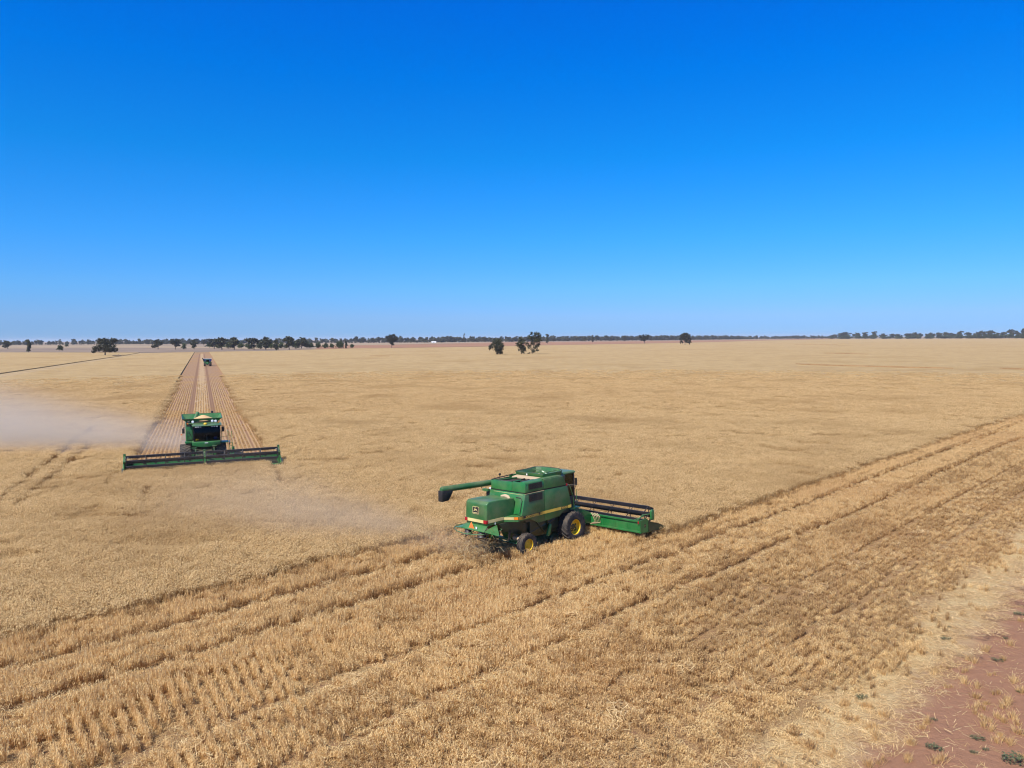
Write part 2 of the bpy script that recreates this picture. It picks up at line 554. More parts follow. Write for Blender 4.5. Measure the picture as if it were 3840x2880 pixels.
def strip_mat():
    """the strip the far harvester has cut: drilled stubble rows over pinkish soil, a pale trail of straw down the middle"""
    m, nt, out = new_mat('cut_strip_floor')
    N = NT(nt)
    p = N.pos()
    X = N.xyz(p)
    q = N.math('ADD', N.math('MULTIPLY', N.math('SUBTRACT', X[0], FAR_HEAD.x), SR.x), N.math('MULTIPLY', N.math('SUBTRACT', X[1], FAR_HEAD.y), SR.y))
    w = N.math('SINE', N.math('ADD', N.math('MULTIPLY', q, 2 * math.pi / 0.42), N.math('MULTIPLY', N.noise(p, .35, 3, .6), 1.4)))
    fine = N.noise(p, 9, 3, 0.7)
    along = N.math('ADD', N.math('MULTIPLY', N.math('SUBTRACT', X[0], FAR_HEAD.x), SU.x), N.math('MULTIPLY', N.math('SUBTRACT', X[1], FAR_HEAD.y), SU.y))
    w = N.math('MULTIPLY', w, N.math('SUBTRACT', 0.5, N.math('MULTIPLY', N.sstep(along, 110, 250), 0.45)))   # row contrast fades farther back to avoid moire
    w = N.math('ADD', w, N.math('MULTIPLY', N.math('SUBTRACT', fine, 0.5), 1.2))
    c = N.mix(N.sstep(w, -0.5, 0.6), (0.225, 0.120, 0.070), (0.42, 0.275, 0.148))
    patch = N.noise(N.vmul(p, (1, 1, 0)), 0.03, 4, 0.6)
    c = N.mix(N.math('MULTIPLY', N.sstep(patch, 0.5, 0.68), 0.6), c, (0.36, 0.21, 0.07))
    mid = N.math('SUBTRACT', 1.0, N.sstep(N.math('ABSOLUTE', N.math('ADD', q, N.math('MULTIPLY', N.math('SUBTRACT', N.noise(p, 0.1, 2), 0.5), 1.5))), 0.5, 1.3), clamp=True)
    c = N.mix(N.math('MULTIPLY', mid, 0.40), c, (0.56, 0.41, 0.23))
    trk = N.math('ABSOLUTE', N.math('SUBTRACT', N.math('ABSOLUTE', q), 1.75))
    c = N.mix(N.math('MULTIPLY', N.math('SUBTRACT', 1.0, N.sstep(trk, 0.2, 0.55), clamp=True), 0.75), c, (0.21, 0.115, 0.068))
    principled(N, out, c, 0.95, bump=fine, bump_d=0.08, spec=0.15)
    return m


M['floor'] = ground_mat()
M['canopy'] = canopy_mat()
M['strip'] = strip_mat()
M['crop_face'] = plain('cut_crop_face', (0.44, 0.285, 0.125), 0.9, var=0.3, scale=3.0, spec=0.1)
M['pasture'] = far_mat('dry_pasture', (0.20, 0.145, 0.100), (0.33, 0.245, 0.165), 0.006, 0.06, (0.4, 1, 1))
M['pasture_dark'] = far_mat('grazed_pasture', (0.17, 0.125, 0.095), (0.30, 0.22, 0.155), 0.01, 0.08, (0.3, 1, 1))
M['pale_field'] = far_mat('pale_stubble_paddock', (0.29, 0.210, 0.130), (0.38, 0.280, 0.175), 0.01, 0.08, (0.3, 1, 1))
M['plough'] = far_mat('red_ploughed_soil', (0.27, 0.140, 0.078), (0.36, 0.195, 0.110), 0.012, 0.12, (0.3, 1, 1))
M['mown'] = far_mat('mown_track', (0.34, 0.235, 0.120), (0.43, 0.305, 0.160), 0.05, 0.5, (1, 1, 1), speck=(0.34, 0.22, 0.12))
M['bank'] = far_mat('brown_bank_grass', (0.22, 0.125, 0.055), (0.31, 0.19, 0.085), 0.3, 2.0)

ring = [(15000 * math.cos(2 * math.pi * k / 96), 15000 * math.sin(2 * math.pi * k / 96)) for k in range(96)]
sheet('ground', ring, -0.30, 'pasture', 'dry grey-tan pasture running out to the wooded horizon')
# field floor, from behind the camera to the paddock's far fence
FE = [(-700, 1326), (0, 1321), (520, 1322.5), (1000, 1315.5), (1330, 1306), (1490, 1304.5), (1830, 1299), (2016, 1295),
      (2423, 1288), (2700, 1282), (2840, 1277.5), (3130, 1271.5), (3840, 1268.5), (4300, 1266)]
fe = [g(*p, 0.5) for p in FE]
sheet('field_floor', [(-60, -20), (80, -20), (300, 120)] + [(p.x, p.y) for p in reversed(fe)] + [(-500, 300)], 0.0, 'floor',
      'straw strewn floor of the barley paddock with bare red soil along its edge')
# strip cut by the far harvester
P0, P1 = FAR_HEAD - SU * 1.5, FAR_HEAD + SU * 640
hw = 6.75
sheet('cut_strip', [P0 - SR * hw, P0 + SR * hw, P1 + SR * hw, P1 - SR * hw], 0.012, 'strip',
      'long straight strip of cut stubble rows running to the far trees')

# standing barley far off: slabs whose top is the canopy
def arc(az0, az1, rad, k=14):
    return [(rad * math.sin(az0 + (az1 - az0) * i / k), rad * math.cos(az0 + (az1 - az0) * i / k)) for i in range(k + 1)]
def strip_pt(p_, q_): v = FAR_HEAD + SU * p_ + SR * q_; return (v.x, v.y)
RN = 118.0
def strip_at(rad, q_):
    lo, hi = 0, 3000
    for _ in range(60):
        mid = (lo + hi) / 2
        v = strip_pt(mid, q_)
        if math.hypot(*v) < rad: lo = mid
        else: hi = mid
    return strip_pt(lo, q_)
def far_edge_hit(q_):
    for a, b in zip(fe[:-1], fe[1:]):
        qa, qb = pq(a.x, a.y)[1], pq(b.x, b.y)[1]
        if (qa - q_) * (qb - q_) <= 0:
            t = (q_ - qa) / (qb - qa)
            return (a.x + (b.x - a.x) * t, a.y + (b.y - a.y) * t), b
TRK = [(-700, 1500), (0, 1403), (181, 1376), (294, 1359), (452, 1336), (525, 1323.5)]
TRK2 = [(-700, 1520), (0, 1415), (181, 1385), (294, 1365), (452, 1339.5), (535, 1324)]
trk = [g(*p, 0.0) for p in TRK]; trk2 = [g(*p, 0.5) for p in TRK2]
CZ = 0.40
# right of the strip
A = strip_at(RN, 6.75)
azA = math.atan2(A[0], A[1])
hitR, _ = far_edge_hit(6.75)
nn, k0 = 25.1, None
s_hit = math.sqrt(RN * RN - nn * nn)
B = (C45 * (s_hit - nn), C45 * (s_hit + nn)); azB = math.atan2(B[0], B[1])
Q = (C45 * (420 - nn), C45 * (420 + nn))
poly = arc(azA, azB, RN) + [Q] + [(p.x, p.y) for p in reversed(fe) if p.x > hitR[0]] + [hitR]
sheet('standing_barley', poly, CZ, 'canopy', 'wide standing gold barley stretching to the far fence right of the cut strip', 0.5, 'stuff')
A2 = strip_at(RN, -6.75); azA2 = math.atan2(A2[0], A2[1])
hitL, _ = far_edge_hit(-6.75)
poly = [hitL, A2] + arc(azA2, R(-46), RN)[1:] + [(p.x, p.y) for p in trk2]
sheet('standing_barley', poly, CZ, 'canopy', 'standing gold barley between the cut strip and the pale mown track', 0.5, 'stuff')
poly = [(p.x, p.y) for p in trk] + [(p.x, p.y) for p in reversed(fe) if p.x < g(500, 1322).x]
sheet('standing_barley', poly, CZ, 'canopy', 'standing gold barley beyond the pale mown track around the spreading tree', 0.5, 'stuff')
sheet('mown_track', [(p.x, p.y) for p in trk] + [(p.x, p.y) for p in reversed(trk2)], 0.03, 'mown', 'pale mown track running obliquely across the barley')

def band(name, pts, z, mat, label):
    return sheet(name, [(lambda v: (v.x, v.y))(g(*p)) for p in pts], z, mat, label)
band('ploughed_paddock', [(1180, 1310), (1330, 1305.5), (1490, 1304), (1830, 1298.5), (2016, 1294.5), (2423, 1287.5), (2700, 1281.5), (2850, 1277), (3130, 1271.3),
                          (3130, 1268.8), (2840, 1273.8), (2423, 1279), (1900, 1283.5), (1469, 1292.5), (1330, 1294.5), (1200, 1296)], -0.10, 'plough',
     'flat red ploughed paddock beyond the barley')
band('pale_paddock', [(1020, 1296), (1200, 1296), (1469, 1292), (1900, 1283.3), (1900, 1281.8), (1469, 1286.3), (1020, 1289)], -0.10, 'pale_field',
     'pale stubble paddock in front of the far woodland')
band('dark_pasture', [(-300, 1320), (0, 1319.5), (520, 1321), (1000, 1314), (1280, 1306.5), (1000, 1309), (700, 1312.5), (450, 1313), (0, 1315.5), (-300, 1317)], -0.14, 'pasture_dark',
     'strip of dark grazed pasture behind the barley at left')
band('pale_pasture', [(-300, 1308), (0, 1307), (300, 1303.5), (760, 1304), (900, 1307.5), (1080, 1308), (980, 1302), (700, 1299.5), (420, 1294.5), (0, 1298.5), (-300, 1300)], -0.18, 'pale_field',
     'pale dry pasture among the scattered trees at left')
band('grazed_pasture', [(-300, 1314.5), (0, 1313.5), (420, 1311), (900, 1310), (1000, 1307.8), (760, 1306.3), (300, 1305.5), (0, 1309), (-300, 1310)], -0.17, 'pasture_dark',
     'greyish grazed pasture among the trees at left')
band('far_pale_field', [(-300, 1299), (0, 1297.5), (430, 1293.2), (700, 1293), (700, 1291), (430, 1291), (0, 1295), (-300, 1297)], -0.12, 'pale_field',
     'thin pale field at the foot of the far woodland')

# low contour banks showing brown through the barley
def bank(pts, w, label):
    P = [g(*p, 0.6) for p in pts]
    mb = MB(); rings = []
    for i, p in enumerate(P):
        a, b = P[max(i - 1, 0)], P[min(i + 1, len(P) - 1)]
        t = (b - a).normalized(); nrm = Vector((-t.y, t.x, 0))
        k = 0.25 if i in (0, len(P) - 1) else 1.0
        ww = w * k
        rings.append([tuple(p + nrm * ww + Vector((0, 0, -0.12 - 0.6))), tuple(p + nrm * ww * 0.4 + Vector((0, 0, 0.22 * k))),
                      tuple(p - nrm * ww * 0.4 + Vector((0, 0, 0.20 * k))), tuple(p - nrm * ww + Vector((0, 0, -0.12 - 0.6)))])
    mb.loft(rings, True, True)
    return tag(mb.build('contour_bank', 'bank', angle=80), label, None, kind='structure')
bank([(3091, 1323.5), (3170, 1325.5), (3254, 1327.5)], 1.6, 'short thin brown contour bank in the barley near the right wood')
bank([(2985, 1363), (3020, 1366), (3085, 1368.5), (3170, 1371), (3260, 1373), (3380, 1376.5), (3480, 1378.5), (3575, 1380)], 1.1, 'long curving brown contour bank in the barley at right')
bank([(3750, 1379.5), (3790, 1382), (3840, 1384), (3960, 1388)], 1.3, 'brown contour bank entering at the right edge')
bank([(1387, 1334), (1430, 1335), (1462, 1334.5)], 1.4, 'short brown bare bank in the barley below the upright lone tree')
bank([(2980, 1292.3), (3060, 1292.6), (3140, 1292)], 2.5, 'faint brown contour bank far out in the barley before the right wood')


# ------------------------------------------------------------------ stalks
def strips_mesh(name, segs, mat):
    """segs: list of (points (k,3), widths (k,), side vector (3,), tint); every strip a thin ribbon"""
    vs, fs, ti = [], [], []
    for pts, wd, side, t in segs:
        b = len(vs)
        for p, w in zip(pts, wd):
            vs.append((p[0] - side[0] * w, p[1] - side[1] * w, p[2] - side[2] * w))
            vs.append((p[0] + side[0] * w, p[1] + side[1] * w, p[2] + side[2] * w))
        for i in range(len(pts) - 1):
            fs.append((b + 2 * i, b + 2 * i + 1, b + 2 * i + 3, b + 2 * i + 2)); ti.append(t)
    me = bpy.data.meshes.new(name)
    me.from_pydata(vs, [], fs)
    at = me.attributes.new('tint', 'FLOAT', 'FACE')
    at.data.foreach_set('value', ti)
    me.materials.append(M[mat])
    return me


def rnd(a, b): return random.uniform(a, b)


def crop_patch(name, size, count, wide=1.0):
    segs = []
    lx, ly = rnd(-.12, .12), rnd(-.12, .12)
    for _ in range(count):
        x, y = rnd(-size / 2, size / 2), rnd(-size / 2, size / 2)
        h = max(0.35, random.gauss(0.58, 0.07))
        a = rnd(0, 6.283); side = (math.cos(a), math.sin(a), 0)
        dx, dy = lx + random.gauss(0, .10), ly + random.gauss(0, .10)
        t = min(1, max(0, random.gauss(0.5, 0.2)))
        top = (x + dx * h, y + dy * h, h)
        segs.append(([(x, y, 0), (x + dx * h * .4, y + dy * h * .4, h * .55), top], [.006 * wide, .005 * wide, .004 * wide], side, t * .8))
        b = rnd(0, 6.283); l = rnd(.06, .11)
        side2 = (-math.sin(b), math.cos(b), 0)
        p1 = (top[0] + math.cos(b) * l * .6, top[1] + math.sin(b) * l * .6, h + l * .45)
        p2 = (p1[0] + math.cos(b) * l * .8, p1[1] + math.sin(b) * l * .8, p1[2] - l * rnd(.1, .7))
        segs.append(([top, p1, p2], [.005 * wide, .010 * wide, .006 * wide], side2, min(1, t + .25)))
        if random.random() < .6:
            b = rnd(0, 6.283); z = h * rnd(.3, .85); l = rnd(.10, .22)
            side3 = (-math.sin(b), math.cos(b), 0)
            q0 = (x + dx * z, y + dy * z, z)
            q1 = (q0[0] + math.cos(b) * l * .6, q0[1] + math.sin(b) * l * .6, z + l * .3)
            q2 = (q0[0] + math.cos(b) * l, q0[1] + math.sin(b) * l, z - l * rnd(.1, .6))
            segs.append(([q0, q1, q2], [.006 * wide, .008 * wide, .003 * wide], side3, t * .9))
    return strips_mesh(name, segs, 'crop')


def stubble_clump(name, length, sig, count, h0, lean=0.0, mat='stubble', wide=1.0, tone=0.48, fan=0.55):
    """a short run of a drilled row: stiff cut stems, splayed a little, with ragged leaf at the tops"""
    segs = []
    knots = [(rnd(-length / 2, length / 2), random.gauss(0, sig * .5)) for _ in range(max(2, int(length / .055)))]
    for _ in range(count):
        kx, ky = random.choice(knots)
        ox, oy = random.gauss(0, .035), random.gauss(0, sig * .6)
        x, y = kx + ox, ky + oy
        h = h0 * rnd(.72, 1.15)
        a = rnd(0, 6.283); side = (math.cos(a), math.sin(a), 0)
        dx, dy = lean * rnd(.6, 1.3) + ox * fan * 3 + random.gauss(0, .10), oy * fan * 3 + random.gauss(0, .10)
        t = min(1, max(0, random.gauss(tone, 0.17)))
        k = 1 / math.sqrt(1 + dx * dx + dy * dy)
        segs.append(([(x, y, 0), (x + dx * h * k * .5, y + dy * h * k * .5, h * k * .5)], [.0055 * wide, .0055 * wide], side, t * .75))
        segs.append(([(x + dx * h * k * .5, y + dy * h * k * .5, h * k * .5), (x + dx * h * k, y + dy * h * k, h * k)], [.0055 * wide, .0055 * wide], side, t))
        for _q in range(2):
            if random.random() > .45: continue
            b = rnd(0, 6.283); z = h * k * rnd(.45, 1.0); l = rnd(.05, .14)
            q0 = (x + dx * z, y + dy * z, z)
            q1 = (q0[0] + math.cos(b) * l * .5, q0[1] + math.sin(b) * l * .5, z + l * rnd(.0, .45))
            q2 = (q0[0] + math.cos(b) * l, q0[1] + math.sin(b) * l, z - l * rnd(.1, .7))
            segs.append(([q0, q1, q2], [.006 * wide, .009 * wide, .004 * wide], (-math.sin(b), math.cos(b), 0), min(1, t + rnd(.0, .30))))
    return strips_mesh(name, segs, mat)


def litter_patch(name, rad, count, mat='litter', zmax=0.09, wide=1.0):
    segs = []
    for _ in range(count):
        r = rad * math.sqrt(random.random()); q = rnd(0, 6.283)
        x, y, z = r * math.cos(q), r * math.sin(q), rnd(.006, zmax)
        a = rnd(0, 6.283); l = rnd(.06, .19)
        dz = rnd(-.03, .05)
        d = (math.cos(a) * l, math.sin(a) * l, dz)
        segs.append(([(x - d[0], y - d[1], max(.004, z - dz)), (x + d[0], y + d[1], max(.004, z + dz))], [.0055 * wide, .0055 * wide],
                     (-math.sin(a), math.cos(a), rnd(-.3, .3)), min(1, max(0, random.gauss(.6, .25)))))
    return strips_mesh(name, segs, mat)


def tuft(name, rad, count, h0, mat='stubble'):
    segs = []
    for _ in range(count):
        r = rad * abs(random.gauss(0, .5)); q = rnd(0, 6.283)
        x, y = r * math.cos(q), r * math.sin(q); h = h0 * rnd(.5, 1.15)
        a = rnd(0, 6.283); o = .25 + r / rad * .7
        dx, dy = math.cos(q) * o * rnd(.2, 1), math.sin(q) * o * rnd(.2, 1)
        segs.append(([(x, y, 0), (x + dx * h * .4, y + dy * h * .4, h * .6), (x + dx * h, y + dy * h, h * .95)], [.006, .006, .002],
                     (math.cos(a), math.sin(a), 0), min(1, max(0, random.gauss(.5, .2)))))
    return strips_mesh(name, segs, mat)


def scatter(name, label, P, rot, scl, var, sources, kind='stuff'):
    """one object: its points carry copies of the source clumps (uncountable stalks)"""
    c = bpy.data.collections.new('clumps_of_' + name)
    for i, me in enumerate(sources):
        so_ = bpy.data.objects.new('clump_%02d' % i, me)
        c.objects.link(so_)
    P = np.asarray(P, np.float32); n = len(P)
    me = bpy.data.meshes.new(name)
    me.vertices.add(n)
    me.vertices.foreach_set('co', P.ravel())
    rv = np.zeros((n, 3), np.float32)
    if np.ndim(rot) == 1: rv[:, 2] = rot
    else: rv[:] = rot
    a = me.attributes.new('rot', 'FLOAT_VECTOR', 'POINT'); a.data.foreach_set('vector', rv.ravel())
    a = me.attributes.new('scl', 'FLOAT_VECTOR', 'POINT'); a.data.foreach_set('vector', np.asarray(scl, np.float32).ravel())
    a = me.attributes.new('kindex', 'INT', 'POINT'); a.data.foreach_set('value', np.asarray(var, np.int32))
    o = bpy.data.objects.new(name, me); COL.objects.link(o)
    me.materials.append(sources[0].materials[0])
    ng = bpy.data.node_groups.new(name + '_scatter', 'GeometryNodeTree')
    ng.interface.new_socket('Geometry', in_out='INPUT', socket_type='NodeSocketGeometry')
    ng.interface.new_socket('Geometry', in_out='OUTPUT', socket_type='NodeSocketGeometry')
    gi = ng.nodes.new('NodeGroupInput'); go = ng.nodes.new('NodeGroupOutput')
    ci = ng.nodes.new('GeometryNodeCollectionInfo')
    ci.inputs['Collection'].default_value = c
    ci.inputs['Separate Children'].default_value = True
    ci.inputs['Reset Children'].default_value = True
    ip = ng.nodes.new('GeometryNodeInstanceOnPoints')
    ip.inputs['Pick Instance'].default_value = True
    def attr(nm, dt):
        x = ng.nodes.new('GeometryNodeInputNamedAttribute'); x.data_type = dt
        x.inputs['Name'].default_value = nm
        return x.outputs['Attribute']
    L = ng.links.new
    L(gi.outputs[0], ip.inputs['Points'])
    L(ci.outputs[0], ip.inputs['Instance'])
    L(attr('kindex', 'INT'), ip.inputs['Instance Index'])
    e2r = ng.nodes.new('FunctionNodeEulerToRotation')
    L(attr('rot', 'FLOAT_VECTOR'), e2r.inputs[0])
    L(e2r.outputs[0], ip.inputs['Rotation'])
    L(attr('scl', 'FLOAT_VECTOR'), ip.inputs['Scale'])
    L(ip.outputs[0], go.inputs[0])
    md = o.modifiers.new('scatter', 'NODES'); md.node_group = ng
    return tag(o, label, None, kind=kind)


def in_view(x, y, margin=2.5):
    """a wedge a little wider than the frame, for a step to either side"""
    half = math.tan(R(36.5))
    return np.abs(x) < (y + 4) * half + margin


def jitter_grid(x0, x1, y0, y1, step):
    xs = np.arange(x0, x1, step); ys = np.arange(y0, y1, step)
    X, Y = np.meshgrid(xs, ys)
    X = X.ravel() + RNG.uniform(-.5, .5, X.size) * step; Y = Y.ravel() + RNG.uniform(-.5, .5, Y.size) * step
    return X, Y


def tram_gap(x, y, w):
    k = np.ones(len(x), bool)
    for L in TRAMS:
        k &= seg_dist(x, y, L) > w
    return k


# standing crop, three sizes of clump by distance
def plant_crop():
    spec = [(18, 72, 0.42, 0.62, 105, 1.0), (70, 118, 0.62, 0.95, 175, 1.25), (114, 270, 1.35, 2.0, 300, 1.9)]
    for r0, r1, step, size, cnt, wide in spec:
        src = [crop_patch('barley_clump', size, cnt, wide) for _ in range(6)]
        X, Y = jitter_grid(-220, 220, 12, r1 + 2, step)
        rr = np.hypot(X, Y)
        k = (rr > r0) & (rr < r1 + (RNG.uniform(-4, 4, len(X)))) & in_view(X, Y)
        X, Y = X[k], Y[k]
        k = ~cut(X, Y, size * 0.25)
        if r0 < 100: k &= tram_gap(X, Y, size * .5 - .04)
        if r0 > 100:
            k &= RNG.random(len(X)) < np.clip(1.5 - (np.hypot(X, Y) - 114) / 120, 0, 1)
        X, Y = X[k], Y[k]
        n = len(X)
        hz = 0.90 + 0.16 * vnoise(X, Y, 3.0, 2) + RNG.uniform(-.045, .045, n)
        # lodged hollows
        hz *= 1 - 0.30 * np.clip((vnoise(X, Y, 2.2, 9) - .74) * 6, 0, 1)
        hz *= 1 - .22 * np.clip((np.hypot(X, Y) - 150) / 110, 0, 1)
        scl = np.stack([np.ones(n), np.ones(n), hz], 1)
        rot = np.zeros((n, 3)); rot[:, 2] = RNG.uniform(0, 6.283, n)
        rot[:, 0] = RNG.normal(0, .05, n); rot[:, 1] = RNG.normal(0, .05, n)
        scatter('barley', 'standing ripe barley, thick and gold, around the two harvesters' if r0 < 60 else
                ('standing ripe barley in the middle distance' if r0 < 100 else 'standing ripe barley thinning from sight farther out'),
                np.stack([X, Y, np.zeros(n)], 1), rot, scl, RNG.integers(0, 6, n), src)
        print('crop', n)


plant_crop()


def plant_stubble():
    src = [stubble_clump('stubble_clump', .46, .058, (46, 30, 52, 40, 58, 34)[i], (.42, .34, .46, .38, .44, .40)[i], tone=(.62, .28, .70, .40, .52, .34)[i]) for i in range(6)] + \
          [stubble_clump('bent_clump', .50, .10, 44, .46, 1.4, tone=.80, fan=.3) for _ in range(3)] + \
          [stubble_clump('brown_clump', .46, .05, 46, .42, tone=.20, fan=.4) for i in range(2)] + \
          [stubble_clump('short_clump', .50, .08, 34, .22, 0.3, tone=(.35, .5, .65)[i]) for i in range(3)]
    # straight rows along the passes
    pts = []
    s = np.arange(-9, 190, .36); n = np.arange(6.8, 34.6, .30)
    S, NN = np.meshgrid(s, n)
    S = S.ravel() + RNG.uniform(-.16, .16, S.size); NN = NN.ravel() + RNG.normal(0, .038, NN.size)
    X = C45 * (S - NN); Y = C45 * (S + NN)
    rr = np.hypot(X, Y)
    k = in_view(X, Y, 1.5) & (rr > 17) & (rr < 185) & cut(X, Y, -0.1)
    X, Y, S, NN = X[k], Y[k], S[k], NN[k]
    p, q = pq(X, Y)
    k = ((S > 24 + (vnoise(S, NN, 1.5, 81) - .5) * 5) | (NN > 25.6 + (vnoise(S, NN, 1.2, 82) - .5) * 1.6)) & ~((np.abs(q) < 6.9) & (p > 0))
    # straight rows end in a ragged line at the straw band
    edge = 9.7 + (vnoise(X, Y, 1.4, 21) - .5) * 2.4 + (vnoise(X, Y, 5, 22) - .5) * 1.6 + np.clip((24 - S) * .12, 0, 1.6)
    k &= (NN > edge) | ((RNG.random(len(X)) < .16) & (NN > edge - 1.6))
    X, Y, S, NN = X[k], Y[k], S[k], NN[k]
    ang = np.full(len(X), R(45)); rowside = NN
    # the other headland: its rows run across the passes, bending a little
    s0 = np.arange(-6, 31, .31); n0 = np.arange(8.5, 34.6, .30)
    A0, N0 = np.meshgrid(s0, n0); A0 = A0.ravel() + RNG.normal(0, .022, A0.size); N0 = N0.ravel() + RNG.uniform(-.12, .12, N0.size)
    bend = .30 * np.exp(-((A0 - 12) / 6.0) ** 2)
    S0 = A0 + bend * (N0 - 17)
    keep = (S0 < 24 + (vnoise(S0, N0, 1.5, 81) - .5) * 5) & (N0 < 25.6 + (vnoise(S0, N0, 1.2, 82) - .5) * 1.6) & ((N0 > 10.3) | (RNG.random(len(N0)) < .25))
    S0, N0, bend = S0[keep], N0[keep], bend[keep]
    ax, ay = C45 * (S0 - N0), C45 * (S0 + N0)
    aa = R(135) - np.arctan(bend)
    k = in_view(ax, ay, 1.5) & (np.hypot(ax, ay) > 17) & cut(ax, ay, -.1)
    ax, ay, aa = ax[k], ay[k], aa[k]
    X = np.concatenate([X, ax]); Y = np.concatenate([Y, ay]); ang = np.concatenate([ang, aa])
    arcs = np.concatenate([np.zeros(len(S), bool), np.ones(len(ax), bool)])
    S, NN = sn(X, Y)
    # gaps: bare patches and wheel tracks
    ts = np.array([31.45, 28.05, 22.35, 18.95, 15.2, 12.3])
    half = np.array([.17, .17, .17, .17, .11, .12])
    wob = (vnoise(S, NN * 0, 5, 31) - .5) * .30
    D = (NN + wob)[:, None] - ts[None, :]
    in_trk = (np.abs(D) < half[None, :]).any(1)
    behind = S < HEAD_S - 5.5
    trk_ok = np.where(NN > 25, behind, True)
    in_trk &= trk_ok & (RNG.random(len(X)) < .93)
    # the far flank of a track shows its brown stem bases; pale bent stalks lie along the near flank
    h_ = half[None, :]
    big = (np.arange(6) < 4)[None, :]
    wall = ((D > h_ - .02) & (D < h_ + .30) & (big | (vnoise(S, NN, 6, 33) > .55)[:, None])).any(1) & trk_ok & (RNG.random(len(X)) < .62)
    wall |= (NN > 24.2) & (NN < 25.4) & (S > HEAD_S + 4) & (RNG.random(len(X)) < .5)
    bent = ((D > -h_ - .55) & (D < -h_ + .02) & big).any(1) & trk_ok & (RNG.random(len(X)) < .8)
    bare = vnoise(X, Y, 1.3, 41) * .55 + vnoise(X, Y, .45, 42) * .45
    small = vnoise(X, Y, .28, 43)
    gap = (bare < np.where(arcs, .22, .15)) | (small < np.where(arcs, .14, .12))
    k = ~in_trk & ~gap
    X, Y, ang, S, NN, bent, arcs, wall = X[k], Y[k], ang[k], S[k], NN[k], bent[k], arcs[k], wall[k]
    n = len(X)
    tone = vnoise(X, Y, .9, 44) * .45 + vnoise(X, Y, 4.5, 45) * .35 + RNG.random(n) * .35 + np.clip((NN - 15.0) * .035, -.15, .17)
    rowi = np.round(NN / .30)
    tone = tone + np.where(arcs, 0, (np.sin(rowi * 12.9898) * 43758.5453 % 1.0 - .5) * np.where(NN > 25, .18, .38))
    order = np.array([1, 5, 3, 4, 0, 2])
    var = order[np.clip(((tone - .25) / .70 * 6).astype(int), 0, 5)]
    var = np.where(bent, RNG.integers(6, 9, n), var)
    shortm = (NN < 13) & (RNG.random(n) < .45) | (RNG.random(n) < .06)
    var = np.where(shortm & ~bent, RNG.integers(11, 14, n), var)
    var = np.where(wall & ~arcs, RNG.integers(9, 11, n), var)
    flip = np.where(RNG.random(n) < .5, math.pi, 0.0)
    rz = np.where(bent, R(225) + RNG.normal(0, .25, n), ang + flip + RNG.normal(0, .10, n))
    hz = .82 + .34 * vnoise(X, Y, 2.5, 51) + RNG.uniform(-.12, .12, n)
    hz = np.where(NN > 25, hz * 1.02, hz * .84)
    hz = np.where(NN < 17, hz * .80, hz)
    far = np.clip((np.hypot(X, Y) - 60) / 100, 0, 1)
    scl = np.stack([1.0 + 0 * hz, np.where(arcs, np.clip(.78 + (S - 9) * .03, .78, 1.15), np.where(NN < 19, .78, 1.0)) + far * .3, hz], 1)
    rot = np.zeros((n, 3)); rot[:, 2] = rz
    scatter('stubble', 'cut barley stubble standing in rows over the near half of the paddock',
            np.stack([X, Y, np.zeros(n)], 1), rot, scl, var, src)
    print('stubble', n)
    # the far strip: rows along its axis
    src2 = [stubble_clump('strip_clump', 1.0, .040, 30, .20, 0.1, wide=1.4, tone=.36, fan=.3) for _ in range(5)]
    pr = np.arange(0.5, 150, .95); qr = np.arange(-6.5, 6.5, .42)
    Pg, Qg = np.meshgrid(pr, qr); Pg = Pg.ravel() + RNG.uniform(-.3, .3, Pg.size); Qg = Qg.ravel() + RNG.normal(0, .03, Qg.size)
    X = FAR_HEAD.x + SU.x * Pg + SR.x * Qg; Y = FAR_HEAD.y + SU.y * Pg + SR.y * Qg
    wk = (np.abs(np.abs(Qg) - 1.75) > .46) & (vnoise(X, Y, 1.2, 61) > .22) & (RNG.random(len(X)) < 1.25 - Pg / 140)
    odd = (np.abs(Qg - 3.6) < .25) | (np.abs(Qg + 4.6) < .2) | (np.abs(Qg - 5.3) < .2)
    wk &= ~(odd & (RNG.random(len(X)) < .8))
    X, Y = X[wk], Y[wk]; n = len(X)
    rot = np.zeros((n, 3)); rot[:, 2] = math.pi / 2 - AZ + np.where(RNG.random(n) < .5, math.pi, 0) + RNG.normal(0, .04, n)
    scl = np.stack([np.ones(n), np.ones(n), RNG.uniform(.75, 1.2, n)], 1)
    scatter('strip_stubble', 'short stubble rows in the strip behind the far harvester',
            np.stack([X, Y, np.zeros(n)], 1), rot, scl, RNG.integers(0, 5, n), src2)
    print('strip', n)


plant_stubble()


